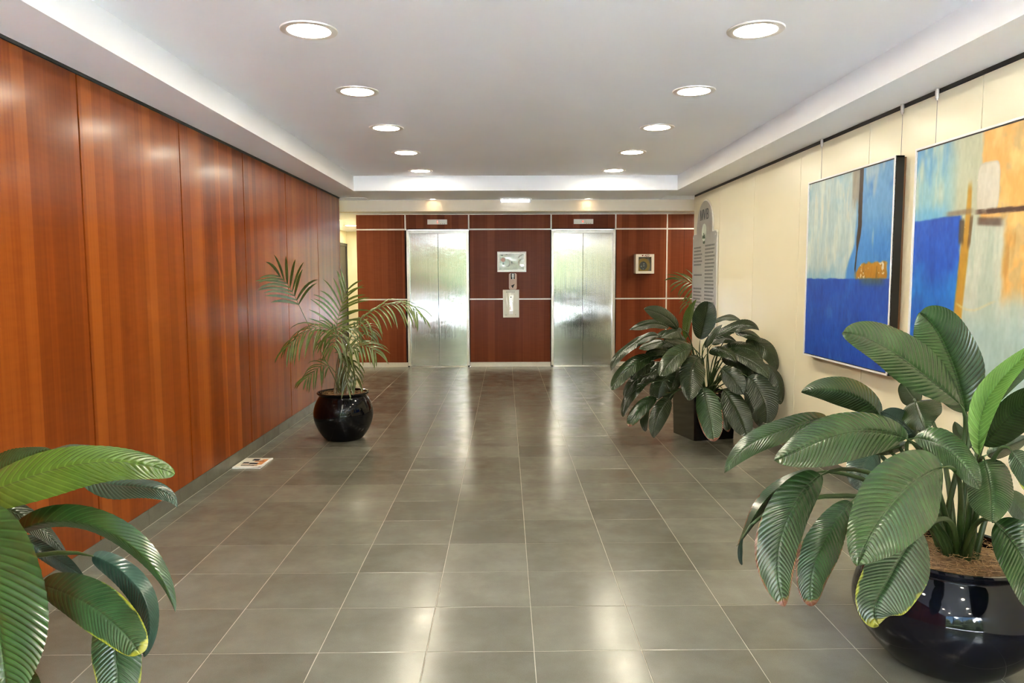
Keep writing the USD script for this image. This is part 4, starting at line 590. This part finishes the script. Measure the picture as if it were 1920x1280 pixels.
LEAVES_LEFT=[
('n',0.35,0.55,[-1338,1760,854,-54,50,31,64,-60,-36,-1228,1752,899,-50,50,32,60,-60,-38,-1118,1744,938,-43,50,34,52,-60,-40,-1006,1736,963,-32,50,37,38,-60,-43,-894,1728,964,-17,50,36,21,-60,-42,-788,1720,938,-3,50,32,4,-60,-37]),
('g',0.5,0.7,[-1539,2050,819,-58,60,28,43,-50,-6,-1481,2040,842,-59,60,27,43,-50,-6,-1424,2030,867,-58,60,27,42,-50,-6,-1367,2020,891,-56,60,28,41,-50,-6,-1310,2010,914,-53,60,29,39,-50,-7,-1253,2000,933,-47,60,30,36,-50,-8]),
('t',0.5,0.7,[-1404,2150,883,-40,60,0,33,-50,-2,-1352,2140,891,-40,60,0,33,-50,-2,-1300,2130,902,-38,60,0,32,-50,-2,-1248,2120,910,-36,60,1,30,-50,-2,-1198,2110,912,-32,60,1,26,-50,-2,-1148,2100,903,-27,60,-1,22,-50,-1]),
('t',0.5,0.8,[-1180,1980,881,-15,60,12,9,-50,-15,-1110,1954,859,-22,60,15,16,-50,-19,-1038,1928,853,-27,60,16,21,-50,-20,-965,1902,855,-26,60,15,21,-50,-19,-894,1876,850,-15,60,12,10,-50,-16,-845,1850,815,2,60,-7,-7,-50,4]),
('g',0.5,0.7,[-1227,1780,768,-37,20,28,-23,50,-35,-1104,1740,817,-14,20,36,-31,50,-37,-981,1700,821,2,20,33,-35,50,-36,-875,1660,788,15,20,25,-38,50,-34,-791,1620,733,23,20,15,-40,50,-32,-737,1580,662,28,20,-1,-41,50,-27]),
('d',0.5,0.7,[-1467,1950,806,-36,50,18,22,-30,-20,-1388,1932,806,-27,50,17,14,-30,-19,-1315,1914,790,-20,50,14,8,-30,-16,-1248,1896,762,-13,50,10,2,-30,-13,-1190,1878,725,-8,50,5,-1,-30,-9,-1140,1860,681,-5,50,0,-4,-30,-5]),
('g',0.5,0.6,[-1241,1640,885,93,-10,80,-87,20,-70,-1161,1592,820,110,-10,43,-100,20,-40,-1110,1544,748,112,-10,20,-101,20,-21,-1071,1496,678,109,-10,16,-99,20,-19,-1032,1448,613,106,-10,16,-97,20,-20,-996,1400,553,104,-10,14,-95,20,-19]),
('y',0.45,0.42,[-1123,1720,668,10,20,55,-13,-10,-50,-1045,1682,664,15,20,52,-17,-10,-47,-971,1644,654,22,20,47,-23,-10,-43,-904,1606,638,29,20,39,-29,-10,-37,-844,1568,617,34,20,33,-33,-10,-31,-794,1530,591,42,20,18,-39,-10,-19]),
('t',0.4,0.7,[-1029,1780,715,-5,30,20,-32,30,-48,-965,1764,692,2,30,16,-38,30,-44,-911,1748,655,10,30,8,-45,30,-37,-876,1732,605,16,30,-5,-51,30,-24,-865,1716,548,16,30,-18,-51,30,-11,-872,1700,494,14,30,-26,-50,30,-4]),
('y',0.35,0.6,[-939,1680,613,57,0,11,-57,0,-11,-918,1654,569,57,0,8,-57,0,-8,-900,1628,525,56,0,5,-56,0,-5,-885,1602,483,56,0,0,-55,0,0,-876,1576,443,54,0,-6,-54,0,6,-871,1550,404,52,0,-12,-52,0,12]),
('t',0.5,0.7,[-1323,1960,702,16,0,22,-16,0,-22,-1283,1948,683,16,0,22,-16,0,-22,-1243,1936,664,15,0,22,-15,0,-22,-1203,1924,646,15,0,22,-15,0,-22,-1163,1912,629,14,0,23,-14,0,-23,-1123,1900,613,14,0,23,-14,0,-23]),
('g',0.5,0.7,[-1115,1600,539,13,0,15,-15,0,-17,-1089,1584,532,14,0,14,-16,0,-16,-1065,1568,523,16,0,12,-17,0,-14,-1043,1552,514,16,0,10,-18,0,-12,-1023,1536,503,17,0,8,-19,0,-10,-1005,1520,492,18,0,7,-20,0,-8])]

def leaf_mesh(vals, a, b, nu=150, nv=9, ribs=30, amp=.0040):
    C = np.array(vals, float).reshape(6, 9)/1000.; k = np.linspace(0, 1, 6)
    M, L, R = (CubicSpline(k, C[:, i:i+3]) for i in (0, 3, 6))
    nu = ribs*6+1; u0 = np.linspace(0.0, 1.0, nu)
    vv = np.r_[0, .03, .08, np.linspace(.16, 1, nv-3)]; V = np.r_[-vv[::-1], vv[1:]]; av = np.abs(V)
    u = u0[:, None]+np.sin(math.pi*u0)[:, None]*(.13*av+.05*av**2)[None]          # rows of points follow the side veins
    w = (np.clip(u, 1e-4, 1)**a)*(np.clip(1-u, 1e-5, 1)**b); w /= (a/(a+b))**a*(b/(a+b))**b; w = np.maximum(w, .012)
    m, l, r = M(u), L(u), R(u); t = M(u, 1); t /= np.linalg.norm(t, axis=-1)[..., None]
    n = np.cross(t, l-r); n /= np.linalg.norm(n, axis=-1)[..., None]+1e-9
    wl = np.linalg.norm(l, axis=-1)
    f = (u0*ribs) % 1.0; rib = np.broadcast_to((1-np.abs(2*f-1)**2.2)[:, None], u.shape)   # pleats: rounded between sunken veins
    ph = np.broadcast_to((u0*ribs)[:, None], u.shape); fade = np.clip((av-.02)/.12, 0, 1)*(1-.5*av**2)
    sc = np.clip(wl.mean()/.1, .35, 1.2)
    h = amp*sc*rib*fade[None]*sm(.02, .12, u)*(1-sm(.93, 1, u))
    h = h-.0035*sc*np.exp(-(av/.045)**2)[None]
    h = h-.09*wl*w*(av**2.2)[None]+.05*wl*np.sin(u*11+C[0, 0]*9)*(av**3)[None]*np.sign(V)[None]
    side = np.where(V[None, :, None] < 0, r, l)*av[None, :, None]*w[..., None]
    P = (m+side+n*h[..., None]).reshape(-1, 3)
    nV = len(V); i = (np.arange(nu-1)[:, None]*nV+np.arange(nV-1)[None]).ravel()
    F = np.stack([i, i+1, i+nV+1, i+nV], -1)[:, ::-1]
    tri = np.vstack([F[:, [0, 1, 2]], F[:, [0, 2, 3]]])
    nn = np.cross(P[tri[:, 1]]-P[tri[:, 0]], P[tri[:, 2]]-P[tri[:, 0]]).sum(0)
    if nn @ n.reshape(-1, 3).mean(0) < 0: tri = tri[:, ::-1]
    # how near the rim or the tip a point is, for the browning of old margins
    rim = np.maximum(np.broadcast_to(av[None], (nu, nV)), 1-(1-u)*1.7)*np.clip(.72+.45*u, 0, 1)
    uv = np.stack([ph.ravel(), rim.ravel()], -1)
    return trimesh.Trimesh(P, tri, process=False), uv, m[0, nv-1], t[0, nv-1]
def hermite(p, tp, q, tq, n=14):
    s = np.linspace(0, 1, n)[:, None]; return (2*s**3-3*s**2+1)*p+(s**3-2*s**2+s)*tp+(-2*s**3+3*s**2)*q+(s**3-s**2)*tq
def lily(label, loc, leaves, crown, pot, nu, nv, ribs, spread=.05, stalk=.0065):
    t = thing('potted_peace_lily', label, 'potted plant', loc)
    o = np.array(loc, float)
    pot(t)
    rg = np.random.default_rng(int(abs(loc[1])*100)+len(leaves))
    for st, a, b, vals in leaves:
        v = np.array(vals, float).reshape(6, 9); v[:, :3] -= o*1000
        mesh, uv, base, tan = leaf_mesh(v, a, b, nu, nv, ribs)
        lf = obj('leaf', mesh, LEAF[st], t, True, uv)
        d = base-np.array(crown); az = d[:2]/(np.linalg.norm(d[:2])+1e-6)
        c = np.array(crown)+np.r_[az*spread*rg.uniform(.4, 1), -.03]; D = np.linalg.norm(base-c)
        P = hermite(c, np.r_[az*.15, 1.0]*D*rg.uniform(.8, 1.1), base+tan*.004, tan*D*.75)
        obj('petiole', tube(P, np.r_[np.linspace(stalk, stalk*.55, len(P)-2), stalk*.4, stalk*.15], 8), PETIOLE_NEW if st in 'nw' else PETIOLE, lf, True)
    return t
def pot_profile(R, H, rim, foot):
    s = np.linspace(0, 1, 26); z = H*.90*s
    r = foot+(R-foot)*np.sin(np.clip(s/.58, 0, 1)*math.pi/2)**.85
    up = s > .58; r[up] = R-(R-rim*.93)*((s[up]-.58)/.42)**2.0
    prof = [(0, 0), (foot*.9, 0)]+list(zip(r, z+.002))
    prof += [(rim*.925, H*.925), (rim*.95, H*.945), (rim*1.0, H*.965), (rim*1.01, H*.985), (rim*.99, H), (rim*.93, H*.995), (rim*.90, H*.96), (rim*.90, H*.80), (0, H*.80)]
    return prof
def square_pot(side, H, turn, soil):
    def make(t):
        s_ = side/2; f_ = s_*.94; c, d = math.cos(turn), math.sin(turn)
        def ring(h, z, b): return [(x*c-y*d, x*d+y*c, z) for x, y in ((-h+b, -h), (h-b, -h), (h, -h+b), (h, h-b), (h-b, h), (-h+b, h), (-h, h-b), (-h, -h+b))]
        R = [ring(f_, 0, .012), ring(s_-.003, H-.006, .012), ring(s_-.006, H, .012), ring(s_-.022, H, .012), ring(s_-.025, soil-.04, .012)]
        V = np.array([p for r in R for p in r]+[(0, 0, 0), (0, 0, soil-.04)]); F = []
        for i in range(4):
            for k in range(8): F += [(i*8+k, i*8+(k+1) % 8, i*8+8+(k+1) % 8), (i*8+k, i*8+8+(k+1) % 8, i*8+8+k)]
        for k in range(8): F += [(40, (k+1) % 8, k), (41, 32+k, 32+(k+1) % 8)]
        obj('pot', trimesh.Trimesh(V, F, process=False), BLACK_GLAZE, t)
        g = np.linspace(-1, 1, 14)*(s_-.026); x, y = np.meshgrid(g, g); z = soil+.04*(meshkit.fbm(np.stack([x*14, y*14, x*0], -1), 4, 5)-.5)
        P = np.stack([x*c-y*d, x*d+y*c, z], -1).reshape(-1, 3); i = (np.arange(13)[:, None]*14+np.arange(13)[None]).ravel()
        obj('coir_mulch', (P, np.stack([i, i+1, i+15, i+14], -1)), COIR, t, True)
    return make
def globe_pot(R, H, rim, foot, soil, material=BLACK_GLAZE):
    def make(t):
        obj('pot', lathe(pot_profile(R, H, rim, foot), 96), material, t, 50)
        n = 96; a, rr_ = np.meshgrid(np.linspace(0, 2*math.pi, n, endpoint=False), np.linspace(0, 1, 12)); x, y = rim*.905*rr_*np.cos(a), rim*.905*rr_*np.sin(a)
        z = soil+.05*(meshkit.fbm(np.stack([x*14, y*14, x*0], -1), 4, 5)-.5)*(1-rr_**4)+.015*(1-rr_)
        V = np.stack([x, y, z], -1).reshape(-1, 3); F = []
        for i in range(11):
            for k in range(n): F.append((i*n+k, (i+1)*n+k, (i+1)*n+(k+1) % n, i*n+(k+1) % n))
        mu = obj('coir_mulch', (V, np.array(F)), COIR, t, True)
        rg = np.random.default_rng(5); pts = []; cnt = []
        for k in range(420):
            q = rg.uniform(0, 2*math.pi); d = rim*.85*math.sqrt(rg.uniform(0, 1)); th = rg.uniform(0, 6.28); L = rg.uniform(.03, .08); cur = rg.uniform(-2, 2); p = np.array([d*math.cos(q), d*math.sin(q), soil+.018+rg.uniform(0, .022)])
            for s in range(5):
                pts.append(p.copy()); p = p+np.array([math.cos(th), math.sin(th), rg.uniform(-.25, .25)])*L/4; th += cur/4
                rr2 = math.hypot(p[0], p[1])
                if rr2 > rim*.88: p[:2] *= rim*.88/rr2
            cnt.append(5)
        cp = path_of(mu)+'/coir_strand'; c = UsdGeom.BasisCurves.Define(stage, cp); c.CreateTypeAttr('linear'); c.CreatePointsAttr(Vt.Vec3fArray.FromNumpy(np.array(pts, np.float32))); c.CreateCurveVertexCountsAttr(cnt); c.CreateWidthsAttr([.0016]); c.SetWidthsInterpolation('constant')
        UsdShade.MaterialBindingAPI.Apply(c.GetPrim()).Bind(COIR_LIGHT); tag(c.GetPrim(), kind='stuff')
    return make
lily('large broad-leaved peace lily in a glossy black globe pot, right foreground', (1.60, 2.56, 0), LEAVES_NEAR, (0.05, .02, .39), globe_pot(.315, .42, .265, .165, .378), 190, 11, 28, .06, .012)
lily('dark peace lily with drooping leaves in a square black planter against the cream wall', (1.75, 6.40, 0), LEAVES_MIDDLE, (.0, 0, .36), square_pot(.41, .40, .26, .36), 120, 8, 24, .07, .0075)
lily('broad-leaved peace lily at the left edge of the foreground, pot out of the picture', (-1.70, 1.72, 0), LEAVES_LEFT, (.0, .0, .40), globe_pot(.25, .42, .215, .15, .36), 190, 11, 28, .05, .011)

def leaflet(p, d, L, w, nrm, droop, k=6):
    d = d/np.linalg.norm(d); P = [p]; q = p.copy(); dd = d.copy()
    for i in range(k):
        dd = dd+np.array([0, 0, -droop])/k*(1+i*.4); dd /= np.linalg.norm(dd); q = q+dd*L/k; P.append(q.copy())
    P = np.array(P); s = np.linspace(0, 1, k+1); ww = w*np.sin(np.pi*np.clip(s*.86+.10, 0, 1))**.8; ww[-1] = .0006
    t = np.gradient(P, axis=0); b = np.cross(t, nrm); b /= np.linalg.norm(b, axis=1)[:, None]+1e-9; n = np.cross(b, t); n /= np.linalg.norm(n, axis=1)[:, None]+1e-9
    V = np.concatenate([P-b*ww[:, None]*.5, P-n*ww[:, None]*.16*np.sign(n[:, 2:3]+1e-9), P+b*ww[:, None]*.5]).reshape(3, k+1, 3)
    V = V.transpose(1, 0, 2).reshape(-1, 3); F = []
    for i in range(k):
        for j in range(2): a = i*3+j; F.append((a, a+1, a+4, a+3))
    F = np.array(F); return V, np.vstack([F[:, [0, 1, 2]], F[:, [0, 2, 3]]])
def frond(t, pts, start, n, L, w, N, fwd=.75, droop=.5, sides=(1, -1), seed=0, stalk_r=.0045, mtl=None, up=0.0):
    P = np.array(pts, float); s = np.r_[0, np.cumsum(np.linalg.norm(np.diff(P, axis=0), axis=1))]; s /= s[-1]
    cs = CubicSpline(s, P) if len(P) > 3 else None
    ev = (lambda x: cs(x)) if cs is not None else (lambda x: np.stack([np.interp(x, s, P[:, k]) for k in range(3)], -1))
    x = np.linspace(0, 1, 24); f = obj('frond', tube(ev(x), np.linspace(stalk_r, stalk_r*.3, 24), 6), PALM_STALK, t, True)
    rg = np.random.default_rng(seed+50); Vs = []; Fs = []; c = 0; N = np.array(N, float); N /= np.linalg.norm(N)
    for i in range(n):
        q = start+(1-start)*(i+.3)/n; p = ev(np.array([q]))[0]; tg = ev(np.array([min(1, q+.02)]))[0]-ev(np.array([q-.02]))[0]; tg /= np.linalg.norm(tg)
        S = np.cross(tg, N); S /= np.linalg.norm(S); e = (i+.3)/n
        for sd in sides:
            d = sd*S*(1-.35*e)+tg*(fwd+.8*e**2)+np.array([0, 0, up])+rg.normal(0, .07, 3)
            V, F = leaflet(p, d, L*(.62+.5*math.sin(math.pi*min(1, e*.8+.18)))*rg.uniform(.88, 1.1), w*rg.uniform(.85, 1.15), N, droop*rg.uniform(.6, 1.4)); Vs.append(V); Fs.append(F+c); c += len(V)
    V, F = np.vstack(Vs), np.vstack(Fs); uv = np.zeros((len(V), 2)); uv[:, 0] = .5
    tag(obj('leaflet', trimesh.Trimesh(V, F, process=False), mtl or PALM_LEAF, f, True, uv), kind='stuff'); return f
PALM_FRONDS=[([(-1.421, 6.3, 0.417), (-1.529, 6.24, 0.689), (-1.646, 6.18, 0.986), (-1.73, 6.12, 1.213), (-1.779, 6.06, 1.342), (-1.849, 6.0, 1.429)],0.72,8,0.26,0.022,(0, -1, 0.1),0.9,0.35,(1, -1),0),
([(-1.421, 6.3, 0.417), (-1.438, 6.287, 0.767), (-1.443, 6.275, 0.988), (-1.395, 6.263, 1.157), (-1.344, 6.25, 1.311)],0.52,12,0.26,0.017,(0, -1, 0.2),0.75,0.35,(1, -1),0),
([(-1.417, 6.3, 0.417), (-1.372, 6.275, 0.722), (-1.27, 6.25, 0.989), (-1.117, 6.225, 1.126), (-0.955, 6.2, 1.18), (-0.803, 6.175, 1.163), (-0.73, 6.15, 1.092)],0.45,17,0.26,0.016,(-0.1, -0.55, 1),0.55,0.9,(1, -1),0),
([(-1.421, 6.3, 0.417), (-1.426, 6.23, 0.727), (-1.44, 6.16, 0.951), (-1.546, 6.09, 0.996), (-1.67, 6.02, 0.944), (-1.766, 5.95, 0.846)],0.48,14,0.27,0.017,(0.1, -0.55, 1),0.6,0.95,(1, -1),0),
([(-1.421, 6.3, 0.417), (-1.399, 6.225, 0.636), (-1.325, 6.15, 0.789), (-1.185, 6.075, 0.841), (-1.058, 6.0, 0.785)],0.45,12,0.22,0.016,(0, -0.7, 1),0.6,0.7,(1, -1),0),
([(-1.43, 6.3, 0.417), (-1.449, 6.237, 0.588), (-1.523, 6.175, 0.67), (-1.597, 6.112, 0.628), (-1.662, 6.05, 0.565)],0.5,9,0.17,0.014,(0, -0.7, 1),0.6,0.6,(1, -1),0),
([(-1.43, 6.3, 0.417), (-1.411, 6.21, 0.774), (-1.404, 6.12, 0.954), (-1.374, 6.03, 1.004), (-1.372, 5.94, 0.932), (-1.362, 5.85, 0.854)],0.55,11,0.24,0.016,(0, -0.4, 1),0.3,0.9,(1, -1),0),
([(-1.412, 6.3, 0.417), (-1.369, 6.25, 0.632), (-1.324, 6.2, 0.72), (-1.279, 6.15, 0.644), (-1.245, 6.1, 0.552)],0.5,7,0.17,0.016,(0, -1, 0.3),0.9,0.8,(1, -1),0),
([(-1.421, 6.3, 0.417), (-1.37, 6.312, 0.764), (-1.286, 6.325, 0.947), (-1.209, 6.337, 0.983), (-1.144, 6.35, 0.908)],0.5,10,0.24,0.015,(0, -0.6, 1),0.6,0.9,(1, -1),0),
([(-1.435, 6.3, 0.417), (-1.43, 6.237, 0.634), (-1.386, 6.175, 0.742), (-1.339, 6.112, 0.649), (-1.319, 6.05, 0.523)],0.5,7,0.18,0.018,(0, -1, 0.3),0.9,0.8,(1, -1),0),
]
HIDDEN_FRONDS=[([(3.027, 10.2, 0.122), (2.953, 10.175, 0.799), (2.789, 10.15, 1.208), (2.581, 10.125, 1.311), (2.383, 10.1, 1.349)],0.55,12,0.34,0.024,(0, -0.8, 0.6),0.6,0.55,(1, -1),0),
([(3.027, 10.2, 0.122), (2.984, 10.15, 0.726), (2.853, 10.1, 1.025), (2.668, 10.05, 1.1), (2.496, 10.0, 1.015)],0.5,10,0.3,0.02,(0, -0.7, 0.8),0.6,0.8,(1, -1),0),
([(3.027, 10.2, 0.122), (3.042, 10.2, 0.797), (3.152, 10.2, 1.242), (3.356, 10.2, 1.389)],0.5,12,0.34,0.022,(0, -0.8, 0.6),0.6,0.6,(1, -1),0),
]

def palm(label, loc, fronds, pot, canes, seed):
    t = thing('potted_palm', label, 'potted plant', loc); pot(t); o = np.array(loc, float)
    for i, (pts, st, n, L, w, N, fw, dr, sd, up) in enumerate(fronds): frond(t, np.array(pts)-o, st, n, L, w, N, fw, dr, sd, seed+i, .0048, None, up)
    for i, (x, y, h) in enumerate(canes): obj('cane', tube([(x, y, .33), (x*1.1, y*1.1, .33+h*.5), (x*1.15+.01, y, .33+h)], [.011, .010, .007], 8), PALM_CANE, t, True)
    return t
palm('young palm with arching fronds in a glossy black pot by the wood panelled wall', (-1.42, 6.36, 0), PALM_FRONDS, globe_pot(.257, .415, .222, .155, .37), [(-.03, -.05, .30), (.01, -.06, .22), (.04, -.03, .26), (-.01, .02, .28), (-.06, -.02, .18)], 0)
palm('palm half hidden behind the far end of the cream wall', (2.98, 10.2, 0), HIDDEN_FRONDS, globe_pot(.25, .41, .22, .15, .36), [(0, 0, .3), (.03, .02, .2)], 30)


# ------------------------------------------------------------------ leaflet on the floor
t = thing('magazine', 'white magazine with dark and orange cover print lying on the floor by the panelled wall', 'magazine', (-1.915, 5.475, .001), -1.2)
obj('pages', chbox(-.105, .105, -.142, .142, 0, .009, .001), plain('page_white', (.86, .85, .84), .5), t)
cv = obj('cover', box(-.105, .105, -.142, .142, .0091, .0104), plain('cover_cream', (.78, .74, .62), .3), t)
tagstuff('orange_print', cat_([box(.045, .085, -.06, .10, .0104, .0109), box(.0, .05, .02, .06, .0104, .0109)]), plain('cover_orange', (.70, .27, .08), .35), cv)
tagstuff('dark_print', cat_([front(Polygon([(0, 0), (1, 0), (1, 1)]), 0, .01).apply_scale(.0001)] if False else [box(-.03, .02, .06, .115, .0104, .0109), box(-.075, -.03, -.02, .015, .0104, .0109), box(-.02, .045, -.05, -.005, .0104, .0109), box(.0, .07, .035, .05, .0109, .0112), box(-.06, .04, -.095, -.08, .0104, .0109)]), INK, cv)
obj('brown_print', cat_([box(-.07, .0, -.06, -.03, .0104, .0108), box(.02, .06, -.1, -.07, .0104, .0108)]), plain('cover_brown', (.38, .24, .15), .4), cv)
obj('white_margin', cat_([box(.088, .105, -.142, .142, .0104, .011), box(-.105, .105, -.142, -.118, .0104, .011)]), plain('cover_white', (.9, .9, .92), .3), cv)
